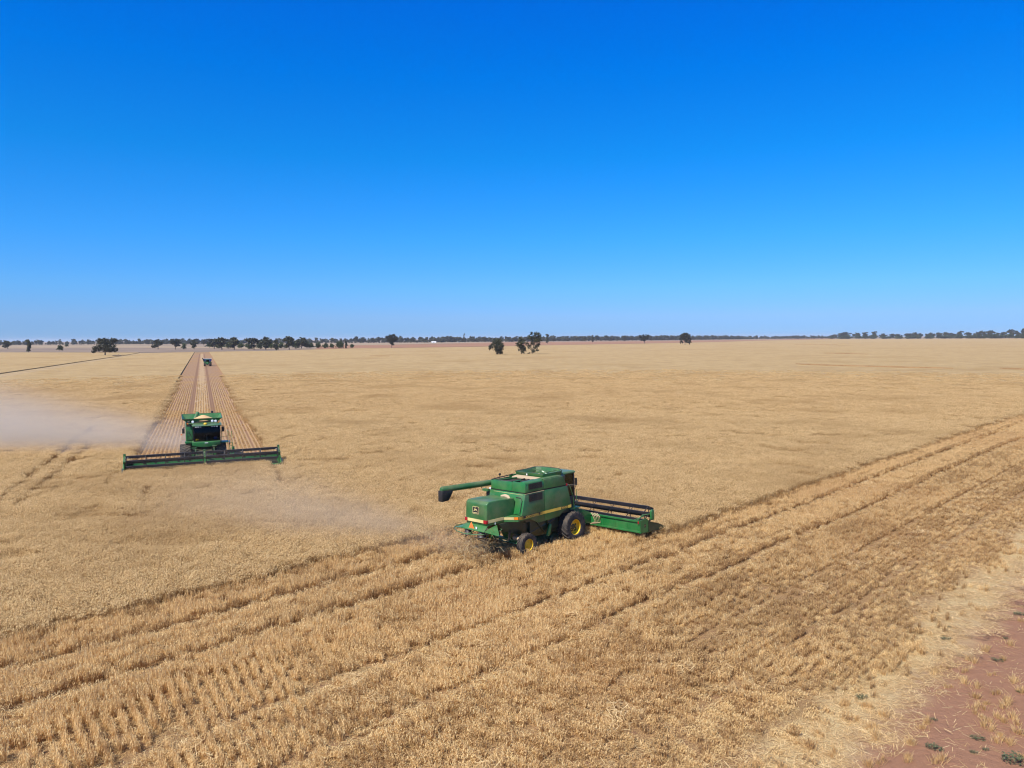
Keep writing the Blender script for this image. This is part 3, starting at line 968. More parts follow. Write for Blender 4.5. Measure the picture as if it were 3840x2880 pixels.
def lay_straw():
    src = [litter_patch('straw_scatter', .42, 70) for _ in range(5)] + [litter_patch('straw_mat', .45, 75, 'matted', .06) for _ in range(4)] + [litter_patch('stray_straw', .5, 9, 'litter', .02) for _ in range(4)]
    X, Y = jitter_grid(-45, 75, 14, 110, .62)
    S, NN = sn(X, Y)
    rr = np.hypot(X, Y)
    k = in_view(X, Y, 1.5) & (rr > 16) & cut(X, Y, -.1)
    p, q = pq(X, Y); k &= ~((np.abs(q) < 6.9) & (p > -1))
    edge = 9.7 + (vnoise(X, Y, 1.4, 21) - .5) * 2.4 + (vnoise(X, Y, 5, 22) - .5) * 1.6
    soil = 7.4 + (vnoise(X, Y, 2.0, 23) - .5) * 1.2
    dens = np.where(NN > edge, .60, np.where(NN > soil, 1.0, .55))
    dens = np.where((NN < soil) & (NN > soil - .7), .5, dens)
    # chaff trails between the wheel tracks of each pass
    for c, w, d in ((29.75, 1.3, .80), (20.7, 1.0, .50), (13.8, .8, .40)):
        dens = np.where((np.abs(NN - c) < w * (.5 + vnoise(S, NN, 2, 71))) & ((c < 25) | (S < HEAD_S - 5)), d, dens)
    for c in (31.45, 28.05, 22.35, 18.95, 15.2, 12.3):
        dens = np.where((np.abs(NN - c) < .35) & ((c < 25) | (S < HEAD_S - 5)), 0.35, dens)
    pale_trail = (dens == .80) | ((dens == .50) & (RNG.random(len(X)) < .5)) | ((dens == .40) & (RNG.random(len(X)) < .4))
    k &= RNG.random(len(X)) < dens
    X, Y, NN, S, edge, soil, pale_trail = X[k], Y[k], NN[k], S[k], edge[k], soil[k], pale_trail[k]; n = len(X)
    var = np.where((NN > edge) & ~pale_trail, RNG.integers(5, 9, n), np.where(NN > soil - .5, RNG.integers(0, 5, n), RNG.integers(9, 13, n)))
    lift = np.where(NN > 10.2, 1.0, .5)
    # straw trails ride on top of the stubble
    trail = pale_trail
    z = np.where(trail, RNG.uniform(.06, .30, n), 0.0)
    scl = np.stack([np.ones(n), np.ones(n), lift], 1)
    rot = np.zeros((n, 3)); rot[:, 2] = RNG.uniform(0, 6.283, n)
    rot[:, 0] = np.where(trail, RNG.normal(0, .2, n), 0)
    scatter('loose_straw', 'pale loose straw lying along the soil edge and in trails through the stubble',
            np.stack([X, Y, z], 1), rot, scl, var, src)
    print('straw', n)
    # dry tufts on the bare soil and in the straw band
    src = [tuft('dry_tuft', .16, 60, .28) for _ in range(4)]
    px = [(3560, 2585), (3610, 2560), (3660, 2575), (3730, 2600), (3765, 2650), (3800, 2690), (3690, 2700), (3720, 2740), (3745, 2780), (3780, 2640),
          (3830, 2600), (3690, 2640), (3660, 2620), (3705, 2715), (3760, 2760), (3800, 2790), (3815, 2750), (3835, 2850), (3660, 2670), (3480, 2710), (3450, 2740), (3420, 2800),
          (3410, 2850), (3300, 2860), (3260, 2870), (3520, 2860), (3620, 2520), (3640, 2480), (3700, 2440), (3760, 2480), (3720, 2530), (3780, 2420), (3830, 2330),
          (3300, 2520), (3460, 2450), (3400, 2470), (3540, 2500), (3310, 2690), (3250, 2660), (3200, 2700), (3270, 2730), (3180, 2640), (3290, 2770),
          (3120, 2520), (3090, 2500), (3080, 2760), (3130, 2830), (3030, 2800), (3680, 2660), (3740, 2690), (3770, 2715), (3825, 2715), (3800, 2560)]
    P, sc = [], []
    for q in px:
        for _ in range(2):
            v = g(q[0] + rnd(-14, 14), q[1] + rnd(-10, 10))
            P.append((v.x, v.y, 0)); s_ = rnd(.45, 1.0); sc.append((s_ * 1.1, s_ * 1.1, s_))
    n = len(P)
    scatter('dry_grass', 'tan dry grass tufts sprouting from the bare red soil', P, RNG.uniform(0, 6.28, n), sc, RNG.integers(0, 4, n), src)


lay_straw()


# ================================================================== near harvester (driving away to the right)
def make_wheel(parent, c, rad, wid, rim_r, out, lugs=22, rim='yellow', dish=0.30):
    """part 'wheel' (axle hub) > tyre, rim; out = +1/-1 side the dish opens to"""
    mb = MB()
    mb.lathe([(0.001, -wid * .3 * out), (.16, -wid * .3 * out), (.16, -wid * .02 * out), (.10, .03 * out), (.001, .03 * out)], c, 16)
    hub = mb.build('wheel', rim, parent)
    t = MB(); w2 = wid / 2
    side = rad * .80
    t.lathe([(rim_r, -w2 * .80), (rim_r + .05, -w2 * .95), (side, -w2 * 1.02), (rad * .93, -w2 * .95), (rad * .955, -w2 * .7), (rad * .955, w2 * .7),
             (rad * .93, w2 * .95), (side, w2 * 1.02), (rim_r + .05, w2 * .95), (rim_r, w2 * .80)], c, 48)
    for k in range(lugs):
        for sgn in (1, -1):
            q = 2 * math.pi * (k + (.5 if sgn > 0 else 0)) / lugs
            e = 1.9 * math.pi / lugs * 1.1
            th = .050 / rad
            rings = []
            for f, rr in ((0.02, rad), (.5, rad), (.97, rad * .985)):
                a0 = q + e * f; y = sgn * w2 * f
                ring = []
                for (da, r_) in ((-th, rad * .94), (-th * .7, rr), (th * .7, rr), (th, rad * .94)):
                    ring.append((c[0] + r_ * math.cos(a0 + da), c[1] + y, c[2] + r_ * math.sin(a0 + da)))
                rings.append(ring)
            a0 = q + e
            rings.append([(c[0] + r_ * math.cos(a0 + da), c[1] + sgn * w2 * 1.04, c[2] + r_ * math.sin(a0 + da))
                          for (da, r_) in ((-th, rad * .80), (-th * .7, rad * .86), (th * .7, rad * .86), (th, rad * .80))])
            t.loft(rings)
    t.build('tyre', 'rubber', hub, angle=40)
    r = MB()
    o = out
    r.lathe([(rim_r * 1.04, w2 * .82 * o), (rim_r, w2 * .86 * o), (rim_r * .95, w2 * .80 * o), (rim_r * .92, w2 * .35 * o), (rim_r * .80, w2 * (.80 - 2 * dish) * o),
             (rim_r * .35, w2 * (.92 - 2 * dish) * o), (.02, w2 * (.92 - 2 * dish) * o)], c, 40)
    for k in range(8):
        a = 2 * math.pi * k / 8
        p = Vector((c[0] + rim_r * .45 * math.cos(a), c[1] + w2 * (.90 - 2 * dish) * o, c[2] + rim_r * .45 * math.sin(a)))
        r.lathe([(.028, -.01), (.028, .035 * o), (.001, .035 * o)], p, 6)
    r.build('rim', rim, hub)
    return hub


def deer(mb, P, sx, sz):
    """leaping-deer emblem as flat outlines; P maps (u right, v up) in a unit square to a point"""
    polys = [
        [(.22, .40), (.30, .56), (.33, .70), (.30, .80), (.36, .86), (.42, .80), (.42, .66), (.46, .58), (.62, .60), (.66, .70), (.70, .60), (.68, .50),
         (.76, .42), (.88, .30), (.84, .27), (.70, .36), (.60, .44), (.46, .44), (.38, .40), (.26, .34), (.16, .22), (.11, .24), (.17, .34)],
        [(.36, .84), (.34, .95), (.38, .96), (.41, .88), (.48, .93), (.50, .90), (.42, .82)],
        [(.30, .42), (.20, .30), (.23, .29), (.36, .39)],
        [(.66, .44), (.78, .30), (.80, .32), (.70, .48)],
    ]
    for p in polys:
        mb.add([P(u, v) for u, v in p], [tuple(range(len(p)))])


def rounded(x0, x1, y0, y1, r, k=5):
    out = []
    for cx, cy, a0 in ((x1 - r, y1 - r, 0), (x0 + r, y1 - r, 90), (x0 + r, y0 + r, 180), (x1 - r, y0 + r, 270)):
        for i in range(k + 1):
            a = R(a0 + 90 * i / k)
            out.append((cx + r * math.cos(a), cy + r * math.sin(a)))
    return out


def near_harvester():
    root = empty('combine_harvester', tuple(NEAR_O), (R(-2.0), 0, R(45)))
    tag(root, 'green harvester seen from behind with louvred side panels and yellow wheels, cutting nearest the camera', 'combine harvester')
    G, GD = 'green', 'green_dusty'
    # --- dark inner body and chassis
    b = MB()
    b.box(-3.93, -.25, -1.40, 1.30, 1.80, 3.46)
    b.prism([(-4.25, 2.4), (-3.9, 3.4), (-3.9, 1.9), (-4.25, 1.9)], 'y', -1.40, 1.25)
    b.box(-.95, -.25, -1.15, 1.15, 3.3, 3.95)
    b.build('body', 'green_dark', root, .02)
    ch = MB()
    ch.prism([(-5.5, 1.95), (.4, 1.95), (.9, 1.5), (.5, .85), (-1.5, .70), (-3.2, .80), (-4.4, 1.25), (-5.2, 1.5)], 'y', -.95, .95)
    ch.box(-3.3, -.9, -1.12, 1.12, 1.0, 1.85)
    ch.box(-.25, .25, -1.5, 1.5, .62, 1.05)
    ch.tube([(-3.3, -1.05, 1.1), (-1.2, -1.05, 1.5)], .09)
    ch.tube([(-2.9, -1.13, 1.75), (-2.2, -1.16, .95)], .05)
    ch.tube([(-2.0, -1.16, 1.8), (-1.7, -1.16, .9)], .06)
    ch.build('chassis', 'green_dark', root, .02)
    # --- upper hood panels
    up = MB()
    prof = [(-1.50, 3.47), (-1.485, 3.82), (-1.42, 3.97), (-1.28, 4.03), (-1.10, 4.045), (-1.10, 4.00), (-1.30, 3.97), (-1.38, 3.90), (-1.42, 3.47)]
    up.prism(prof, 'x', -3.94, -2.465)
    up.build('engine_side_panel', G, root, .012)
    up = MB()
    up.prism([(-2.445, 3.47), (-.55, 3.44), (-.80, 3.92), (-.88, 4.0), (-2.445, 4.0)], 'y', -1.50, -1.40)
    up.prism([(-2.445, 4.0), (-.88, 4.0), (-.95, 4.045), (-2.445, 4.045)], 'y', -1.46, -1.05)
    up.prism([(-2.445, 3.47), (-.55, 3.44), (-.80, 3.92), (-.88, 4.03), (-2.445, 4.03)], 'y', 1.20, 1.30)
    up.build('tank_side_panel', GD, root, .05, 3)
    # louvres
    for (za, zb) in ((3.60, 3.93), (2.93, 3.33)):
        lv = MB()
        lv.mi = 0; n = 6 if za > 3.5 else 7
        x0, x1 = -3.72, -2.62
        lv.box(x0, x1, -1.5065, -1.4995, za, zb)
        lv.mi = 1
        for k in range(n):
            z = za + (zb - za) * (k + .5) / n
            lv.box(x0 - .01, x1 + .01, -1.518, -1.506, z - .007, z + .006)
        lv.build('louvre', ['black', 'green_dark'], root)
    # rear upper panels
    for y0, y1, zt0, zt1 in ((-1.49, -.465, 4.02, 3.99), (-.445, 1.24, 3.985, 3.94)):
        rp = MB()
        rp.loft([[(-3.97, y0, 3.46), (-3.94, y0, zt0), (-3.89, y0, zt0), (-3.89, y0, 3.46)], [(-3.97, y1, 3.46), (-3.94, y1, zt1), (-3.89, y1, zt1), (-3.89, y1, 3.46)]])
        rp.build('rear_hood_panel', G, root, .02)
    lp = MB(); lp.box(-3.9, -2.4, 1.18, 1.24, 3.46, 3.94); lp.build('engine_side_panel', G, root, .02)
    # black seam; pale line below paints a highlight on the panel edge
    sm = MB()
    sm.box(-3.955, -.52, -1.47, -1.36, 3.41, 3.475); sm.box(-3.955, -3.85, -1.47, 1.24, 3.41, 3.465)
    sm.mi = 1; sm.box(-3.985, -2.47, -1.508, -1.46, 3.385, 3.405); sm.box(-4.0, -3.98, -1.3, 1.0, 3.33, 3.345)
    sm.build('seam_trim', ['black', 'pale_stripe'], root)
    # --- lower side panels (right), seam between the two
    sp = MB()
    sp.prism([(-3.97, 3.40), (-2.46, 3.40), (-2.46, 1.67), (-3.03, 1.67), (-3.66, 1.99), (-4.56, 2.02), (-4.56, 2.26), (-4.30, 2.30)], 'y', -1.50, -1.42)
    sp.build('side_panel', GD, root, .015)
    sp = MB()
    sp.prism([(-2.435, 3.40), (-.50, 3.37), (-.33, 2.9), (-.15, 2.24), (-.16, 2.06), (-.55, 2.04), (-.95, 1.93), (-1.22, 1.72), (-2.435, 1.67)], 'y', -1.50, -1.42)
    sp.build('side_panel', GD, root, .015)
    sp = MB(); sp.prism([(-3.97, 3.40), (-.50, 3.37), (-.15, 2.24), (-.2, 1.95), (-1.22, 1.72), (-3.03, 1.67), (-4.56, 2.02), (-4.30, 2.30)], 'y', 1.22, 1.30)
    sp.build('side_panel', GD, root, .015)
    # --- lower rear panel with door outline
    rp = MB()
    rp.prism([(-3.97, 3.40), (-4.31, 2.30), (-4.20, 2.30), (-3.88, 3.40)], 'y', -1.48, 1.28)
    rp.build('rear_panel', G, root, .015)
    dr = MB()
    def rx(z): return -3.97 - (3.40 - z) / 1.10 * .34 - .012
    dr.prism(rounded(-1.32, -.90, 2.36, 3.22, .08), 'x', 0, .02)
    dr.v = [(rx(v[2]) + v[0], v[1], v[2]) for v in dr.v]
    dr.build('rear_door', G, root, .006)
    dt = MB()
    dt.tube([(rx(z) - .02, y, z) for y, z in ((-.86, 3.18), (-1.22, 3.18), (-1.36, 3.05), (-1.36, 2.36))], .022, 6)
    dt.build('door_seal', 'black', root)
    # --- ledge at the rear right corner
    lg = MB()
    lg.prism([(-5.06, -.86), (-4.57, -1.49), (-4.2, -1.49), (-4.2, -.86)], 'z', 1.98, 2.26)
    lg.mi = 1
    A_, B_ = Vector((-5.06, -.86, 0)), Vector((-4.57, -1.49, 0)); nrm = Vector((-.79, -.61, 0)) * .006
    def seg(mi, t0, t1, z0, z1):
        lg.mi = mi
        p, q = A_ + (B_ - A_) * t0 + nrm, A_ + (B_ - A_) * t1 + nrm
        lg.add([(p.x, p.y, z0), (q.x, q.y, z0), (q.x, q.y, z1), (p.x, p.y, z1)], [(0, 1, 2, 3)])
    seg(1, .02, .70, 2.10, 2.24)
    lg.build('corner_ledge', [G, 'pale_stripe'], root)
    am = MB()
    p, q = A_ + (B_ - A_) * .72, A_ + (B_ - A_) * 1.0
    am.loft([[(p.x, p.y, z) for z in (2.10, 2.24)] + [(p.x + 3 * nrm.x, p.y + 3 * nrm.y, z) for z in (2.24, 2.10)],
             [(q.x, q.y, z) for z in (2.10, 2.24)] + [(q.x + 3 * nrm.x, q.y + 3 * nrm.y, z) for z in (2.24, 2.10)]])
    am.build('tail_light', 'amber', root)
    # --- side stripe with lettering
    st = MB()
    def face(mi, x0, x1, z0, z1, y):
        st.mi = mi; st.add([(x0, y, z0), (x1, y, z0), (x1, y, z1), (x0, y, z1)], [(0, 1, 2, 3)])
    face(1, -4.55, -2.46, 2.07, 2.235, -1.503)
    face(0, -2.435, -.165, 2.07, 2.235, -1.503)
    face(0, -4.55, -2.46, 2.072, 2.085, -1.506)
    for k in range(8):
        w = .012 + .005 * k
        x = -2.86 + k * .052
        face(0, x, x + w, 2.09, 2.232, -1.506)
        x = -4.52 + k * .045
        face(0, x, x + .036 - .004 * k, 2.09, 2.232, -1.506)
    def lettering(mi, s, x, z, height, width, y=-1.509):
        vs, fs, w, x0 = text_faces(s, 1.0, .012)
        hh = max(v[1] for v in vs)
        st.mi = mi
        st.add([(x + (v[0] - x0) / w * width, y, z + v[1] / hh * height) for v in vs], fs)
    lettering(0, 'JOHN DEERE', -4.02, 2.105, .105, 1.05)
    face(1, -1.06, -.47, 2.075, 2.232, -1.505)
    lettering(0, '9500', -1.03, 2.095, .118, .53)
    st.build('stripe', ['stripe', 'black'], root)
    # --- straw hood
    hd = MB()
    ring = lambda y, k: [(-6.30, y, 1.95), (-6.36, y, 2.30), (-6.30 + .02 * k, y, 3.12), (-6.14, y, 3.25), (-5.3, y, 3.24), (-4.2, y, 3.17), (-4.2, y, 1.95)]
    hd.loft([ring(-.87, 0), ring(.80, 0)])
    hd.build('straw_hood', GD, root, .07, 3)
    hs_ = MB()
    hs_.box(-6.375, -6.30, -.80, .74, 2.11, 2.27)
    hs_.box(-6.30, -5.08, -.884, -.80, 2.11, 2.27)
    hs_.build('hood_stripe', 'pale_stripe', root)
    for y0, y1 in ((-.90, -.66), (.62, .83)):
        tl = MB(); tl.box(-6.40, -6.27, y0, y1, 2.10, 2.28); tl.build('tail_light', 'red', root, .01)
    # emblem on the rear of the hood
    em = MB()
    X0 = -6.372
    tilt = lambda z: X0 + (z - 2.3) * .075
    def flat(mi, pts, off):
        em.mi = mi; em.add([(tilt(z) - off, y, z) for y, z in pts], [tuple(range(len(pts)))])
    flat(1, rounded(-.285, .225, 2.545, 2.945, .05), .004)
    flat(0, rounded(-.262, .202, 2.568, 2.922, .04), .008)
    em.mi = 1
    deer(em, lambda u, v: (tilt(2.62 + v * .30) - .012, .19 - u * .44, 2.615 + v * .29), 0, 0)
    em.add([(tilt(z) - .012, y, z) for y, z in ((.16, 2.595), (-.22, 2.595), (-.22, 2.625), (.16, 2.625))], [(0, 1, 2, 3)])
    em.build('emblem', ['black', 'pale_stripe'], root)
    # straw on the hood
    sh = MB(); sh.tube([(-4.42, -.05, 3.22), (-4.40, -.35, 3.26), (-4.46, -.62, 3.24), (-4.5, -.80, 3.16)], [.06, .10, .10, .05], 8)
    sh.build('chaff_heap', 'straw_tan', root)
    # spreader deck, rail, cones, warning triangle
    dk = MB()
    dk.loft([[(-6.28, -.87, 1.97), (-6.28, .80, 1.97), (-6.28, .80, 1.93), (-6.28, -.87, 1.93)],
             [(-6.62, -.95, 1.74), (-6.62, .90, 1.74), (-6.62, .90, 1.70), (-6.62, -.95, 1.70)]])
    for sgn, y in ((-1, -.87), (1, .80)):
        dk.loft([[(-6.60, y, 1.75), (-5.6, y, 1.93), (-5.6, y, 1.90), (-6.60, y, 1.71)], [(-6.38, y + sgn * .9, 1.60), (-6.30, y + sgn * .9, 1.62), (-6.30, y + sgn * .9, 1.60), (-6.38, y + sgn * .9, 1.58)]])
    dk.build('spreader_deck', G, root, .008)
    rl = MB()
    rl.tube([(-5.5, 1.75, 1.62), (-6.05, 1.95, 1.60), (-6.5, 1.65, 1.58), (-6.85, 1.0, 1.57), (-6.98, .3, 1.56), (-6.85, -.35, 1.56), (-6.5, -.80, 1.56), (-6.1, -1.02, 1.57), (-5.7, -1.08, 1.59), (-5.35, -.98, 1.63), (-5.25, -.75, 1.68)], .026, 8)
    rl.tube([(-6.93, .0, 1.56), (-6.35, .1, 1.62), (-6.1, .1, 1.75)], .022)
    rl.build('guard_rail', GD, root)
    for y in (-.52, .55):
        cn = MB(); cn.lathe([(.001, .34), (.13, .34), (.15, .30), (.24, .02), (.26, 0), (.001, 0)], (-6.42, y, 1.38), 18, 'z')
        for k in range(4):
            a = k * math.pi / 2 + .4
            cn.box(-.01, .01, 0, .01, 0, .01) if False else cn.tube([(-6.42, y, 1.36), (-6.42 + .42 * math.cos(a), y + .42 * math.sin(a), 1.34)], .03, 6)
        cn.build('straw_spreader', 'black', root)
    tr = MB()
    tr.prism([(.36, 1.78), (-.10, 1.78), (.13, 2.13)], 'x', -6.56, -6.535)
    tr.mi = 1
    tr.build('warning_triangle', ['orange', 'red'], root, .01)
    dc = MB(); dc.box(-6.60, -6.585, -.36, -.26, 1.80, 1.92); dc.build('decal', 'white', root)
    dc = MB(); dc.box(-5.75, -5.70, -.888, -.868, 1.97, 2.08); dc.build('decal', 'white', root)
    # --- grain tank extension
    tk = MB()
    low = [(-2.02, -1.08), (-.55, -1.12), (.02, -.45), (.02, .95), (-.25, 1.22), (-1.3, 1.08), (-2.02, 1.05)]
    top = [(-2.10, -1.10), (-.52, -1.16), (.06, -.42), (.04, .98), (-.2, 1.28), (-1.3, 1.10), (-2.12, 1.08)]
    inn = [(-2.05, -1.05), (-.55, -1.11), (.01, -.41), (-.01, .94), (-.22, 1.22), (-1.3, 1.05), (-2.06, 1.03)]
    inl = [(-1.95, -.95), (-.65, -1.0), (-.15, -.4), (-.15, .85), (-.35, 1.05), (-1.3, .95), (-1.9, .9)]
    tk.loft([[(x, y, 3.95) for x, y in low], [(x, y, 4.22) for x, y in top], [(x, y, 4.22) for x, y in inn], [(x, y, 3.70) for x, y in inl]], cap=False)
    tk.add([(x, y, 3.72) for x, y in inl], [tuple(range(len(inl)))])
    tk.build('grain_tank', GD, root, angle=20)
    rim_ = MB(); rim_.tube([(x, y, 4.225) for x, y in top[1:]] + [], .022, 6)
    rim_.build('tank_rim', 'black', root)
    au = MB(); au.tube([(-.75, -.75, 3.75), (-.95, .0, 4.12)], .14, 12); au.tube([(-1.05, .05, 3.75), (-1.0, .15, 4.18)], .04)
    au.tube([(-.1, -.4, 4.15), (-1.9, -.4, 4.12)], .025); au.tube([(-.6, -1.05, 4.15), (-.65, 1.1, 4.15)], .025)
    au.build('loading_auger', GD, root)
    gr = MB(); gr.lathe([(.55, 0), (.35, .16), (.12, .27), (.001, .30)], (-1.05, .12, 3.74), 20, 'z'); gr.build('grain_heap', 'grain', root)
    dc = MB(); dc.box(-2.115, -2.10, .12, .20, 4.05, 4.15); dc.build('decal', 'white', root)
    # --- engine bay
    eb = MB()
    eb.box(-3.89, -2.1, -1.36, 1.18, 3.46, 3.66)
    eb.box(-3.3, -2.5, -.25, .75, 3.66, 3.86); eb.box(-3.55, -3.35, -.9, .9, 3.66, 3.82)
    eb.lathe([(.001, -.35), (.16, -.35), (.16, .35), (.001, .35)], (-2.95, -.85, 3.84), 16, 'x')
    eb.tube([(-3.7, .9, 3.9), (-3.5, -.2, 3.92), (-3.1, -.5, 3.9), (-2.6, -.5, 3.92)], .06)
    eb.tube([(-3.75, -.1, 3.92), (-2.5, -.15, 3.95)], .035); eb.tube([(-3.4, -.6, 3.7), (-3.4, -.6, 3.98)], .05)
    eb.build('engine', 'black', root, .01)
    eg = MB()
    eg.tube([(-3.8, -.42, 3.96), (-3.2, -.42, 3.97)], .045); eg.tube([(-3.86, 1.1, 3.93), (-2.3, .4, 3.96)], .03)
    eg.tube([(-3.85, .5, 3.93), (-3.85, -1.0, 3.95)], .03); eg.box(-2.75, -2.4, -1.05, -.75, 3.82, 3.98)
    eg.build('engine_rail', G, root)
    rs = MB(); rs.loft([[(-2.62, -.95, 4.0), (-2.12, -.95, 4.03), (-2.12, -.95, 3.95), (-2.62, -.95, 3.93)], [(-2.55, .95, 3.98), (-2.12, .95, 4.03), (-2.12, .95, 3.95), (-2.55, .95, 3.9)]])
    rs.build('radiator_screen', 'straw_tan', root, .01)
    tr_ = MB(); tr_.tube([(-3.92, 1.22, 3.97), (-2.3, 1.12, 4.06)], .03, 6); tr_.tube([(-3.3, 1.18, 4.0), (-3.3, 1.18, 4.12)], .02, 6)
    tr_.lathe([(.001, -.07), (.06, -.05), (.075, 0), (.06, .06), (.001, .08)], (-3.3, 1.18, 4.17), 10, 'z')
    tr_.build('exhaust', 'black', root)
    fl = MB(); fl.prism([(-3.9, 3.3), (-3.2, 3.3), (-3.2, 2.3), (-3.9, 2.6)], 'y', 1.32, 1.75); fl.build('rotary_screen', 'black', root, .03)
    bc = MB(); bc.lathe([(.001, 0), (.06, 0), (.055, .1), (.001, .13)], (-3.7, 1.6, 3.32), 10, 'z'); bc.build('lamp', 'lamp', root)
    # --- cab
    cb = MB()
    cb.box(-.25, .95, -.86, .86, 2.0, 2.55)
    for x, y in ((-.22, -.82), (.88, -.80), (-.22, .82), (.88, .80)): cb.box(x - .06, x + .06, y - .05, y + .05, 2.5, 3.88)
    cb.box(-.30, -.20, -.80, .80, 2.5, 3.88)
    cb.build('cab', 'black', root, .015)
    cg = MB(); cg.box(-.18, .86, -.85, -.84, 2.55, 3.87); cg.box(-.18, .86, .84, .85, 2.55, 3.87); cg.box(.92, .93, -.78, .78, 2.55, 3.87)
    cg.build('cab_glass', 'glass', root)
    se = MB(); se.box(-.1, .35, -.25, .25, 2.5, 2.95); se.box(-.15, -.02, -.25, .25, 2.9, 3.5); se.build('driver_seat', 'seat', root, .04)
    rf = MB(); rf.loft([[(-.62, -.90, 3.89), (.98, -.86, 3.87), (.98, .86, 3.87), (-.62, .90, 3.89)], [(-.62, -.93, 3.96), (1.08, -.88, 3.95), (1.08, .88, 3.95), (-.62, .93, 3.96)],
                        [(-.60, -.85, 4.03), (.98, -.78, 4.03), (.98, .78, 4.03), (-.60, .85, 4.03)]])
    rf.build('cab_roof', GD, root, .04, 3)
    mi = MB()
    mi.box(-.215, -.185, -2.02, -1.84, 3.42, 3.84)
    mi.tube([(-.50, -1.46, 3.42), (-.22, -1.95, 3.42)], .018, 6); mi.tube([(-.2, -1.95, 3.42), (-.05, -1.55, 2.9), (.1, -1.4, 2.2)], .016, 6)
    mi.build('mirror', 'black', root)
    rd = MB(); rd.box(-.56, -.48, -1.53, -1.45, 3.40, 3.50); rd.build('side_marker', 'red', root)
    hr = MB()
    hr.tube([(-.2, -1.45, 3.35), (.05, -1.5, 2.6), (.15, -1.45, 1.9)], .02, 6); hr.tube([(.55, -1.3, 3.0), (.55, -1.35, 1.9)], .02, 6)
    hr.tube([(.15, -1.45, 2.35), (.55, -1.35, 2.35)], .02, 6); hr.box(-.2, .7, -1.45, -.85, 1.92, 1.98)
    hr.build('platform_rail', GD, root)
    # --- unloading auger stowed along the left side
    ua = MB()
    ua.lathe([(.001, 0), (.17, 0), (.17, 4.0), (.18, 4.0), (.18, 4.06), (.17, 4.06), (.17, 5.98), (.12, 6.06), (.001, 6.08)], (0, 0, 0), 20, 'x')
    D_ = Vector((-6.98, 2.0, 3.74)) - Vector((-1.0, 1.72, 3.58)); q_ = D_.to_track_quat('X', 'Z').to_matrix().to_4x4()
    TT = Matrix.Translation((-1.0, 1.72, 3.58)) @ q_
    ua.v = [tuple(TT @ Vector(v)) for v in ua.v]
    ua.tube([(-4.0, 1.72, 3.75), (-4.0, 2.05, 3.7), (-4.0, 2.0, 3.4)], .03); ua.box(-4.2, -4.0, 1.3, 1.75, 3.3, 3.42)
    ua_o = ua.build('unloading_auger', GD, root)
    spt = MB(); spt.prism([(-7.12, 3.70), (-6.32, 3.66), (-6.36, 3.52), (-6.66, 3.10), (-7.14, 3.08)], 'y', 1.80, 2.17); spt.build('spout', 'black', ua_o, .05)
    # --- wheels, rear axle
    for sgn in (-1, 1):
        make_wheel(root, (-.05, sgn * 1.36, .90), .92, .76, .44, sgn, 20)
        make_wheel(root, (-3.95, sgn * 1.47, .62), .64, .40, .33, sgn, 18)
    ax = MB(); ax.box(-4.08, -3.84, -1.25, 1.25, .58, .78); ax.prism([(-4.05, .78), (-3.87, .78), (-3.7, 1.3), (-4.3, 1.3)], 'y', -.25, .25)
    ax.tube([(-4.15, -1.2, .62), (-4.15, 1.2, .62)], .04)
    ax.build('rear_axle', G, root, .015)
    ac = MB(); ac.tube([(-4.02, -1.15, .86), (-4.02, -.55, .88)], .12, 12); ac.build('chaff_heap', 'straw_tan', root)
    bg_ = MB()
    bg_.prism([(-2.15, .75), (-2.0, .66), (-1.85, .78), (-1.72, 1.25), (-1.78, 1.38), (-1.90, 1.34)], 'y', -1.34, -1.22)
    bg_.build('belt_guard', G, root, .03)
    fl2 = MB(); fl2.prism([(-4.75, 1.5), (-4.6, 1.55), (-4.72, .95), (-4.85, .9)], 'y', -.95, -.9); fl2.build('mud_flap', 'black', root)
    # --- feeder house and header
    fh = MB(); fh.prism([(.3, 1.9), (.9, 1.85), (2.7, 1.15), (2.7, .50), (1.2, .75), (.3, 1.0)], 'y', -.72, .72); fh.build('feeder_house', GD, root, .03)
    hb = MB(); HWD = 4.38
    hb.prism([(2.58, .46), (2.58, 1.12), (2.63, 1.14), (2.66, 1.10), (2.66, .56), (3.3, .40), (4.10, .36), (4.16, .33), (3.3, .32)], 'y', -HWD, HWD)
    hb.box(2.50, 2.60, -HWD, HWD, 1.06, 1.16); hb.box(2.50, 2.58, -HWD, HWD, .44, .54)
    for y in (-3.5, -2.6, -1.7, 1.7, 2.6, 3.5): hb.box(2.555, 2.582, y - .015, y + .015, .52, 1.08)
    h_o = hb.build('header', G, root, .008)
    for sgn in (-1, 1):
        ep = MB()
        ep.prism([(2.52, .42), (2.52, 1.17), (3.15, 1.20), (3.42, 1.02), (3.50, .62), (3.40, .42)], 'y', sgn * HWD, sgn * (HWD + .06))
        if sgn < 0:
            yy = -HWD - .063
            ep.mi = 1; ep.add([(2.98 + .09 * math.cos(2 * math.pi * k / 20), yy, .80 + .115 * math.sin(2 * math.pi * k / 20)) for k in range(20)], [tuple(range(20))])
            ep.mi = 2; deer(ep, lambda u, v: (2.91 + u * .14, yy - .003, .73 + v * .14), 0, 0)
        ep.build('end_panel', [G, 'black', 'pale_stripe'], h_o, .0)
        dv = MB(); dv.loft([[(3.3, sgn * 4.40, .40), (3.3, sgn * 4.40, 1.02), (3.3, sgn * 4.46, 1.02), (3.3, sgn * 4.46, .40)],
                            [(4.3, sgn * 4.42, .34), (4.3, sgn * 4.42, .72), (4.3, sgn * 4.50, .72), (4.3, sgn * 4.50, .34)],
                            [(4.95, sgn * 4.50, .36), (4.95, sgn * 4.50, .44), (4.95, sgn * 4.53, .44), (4.95, sgn * 4.53, .36)]])
        dv.build('crop_divider', 'green_dark', h_o)
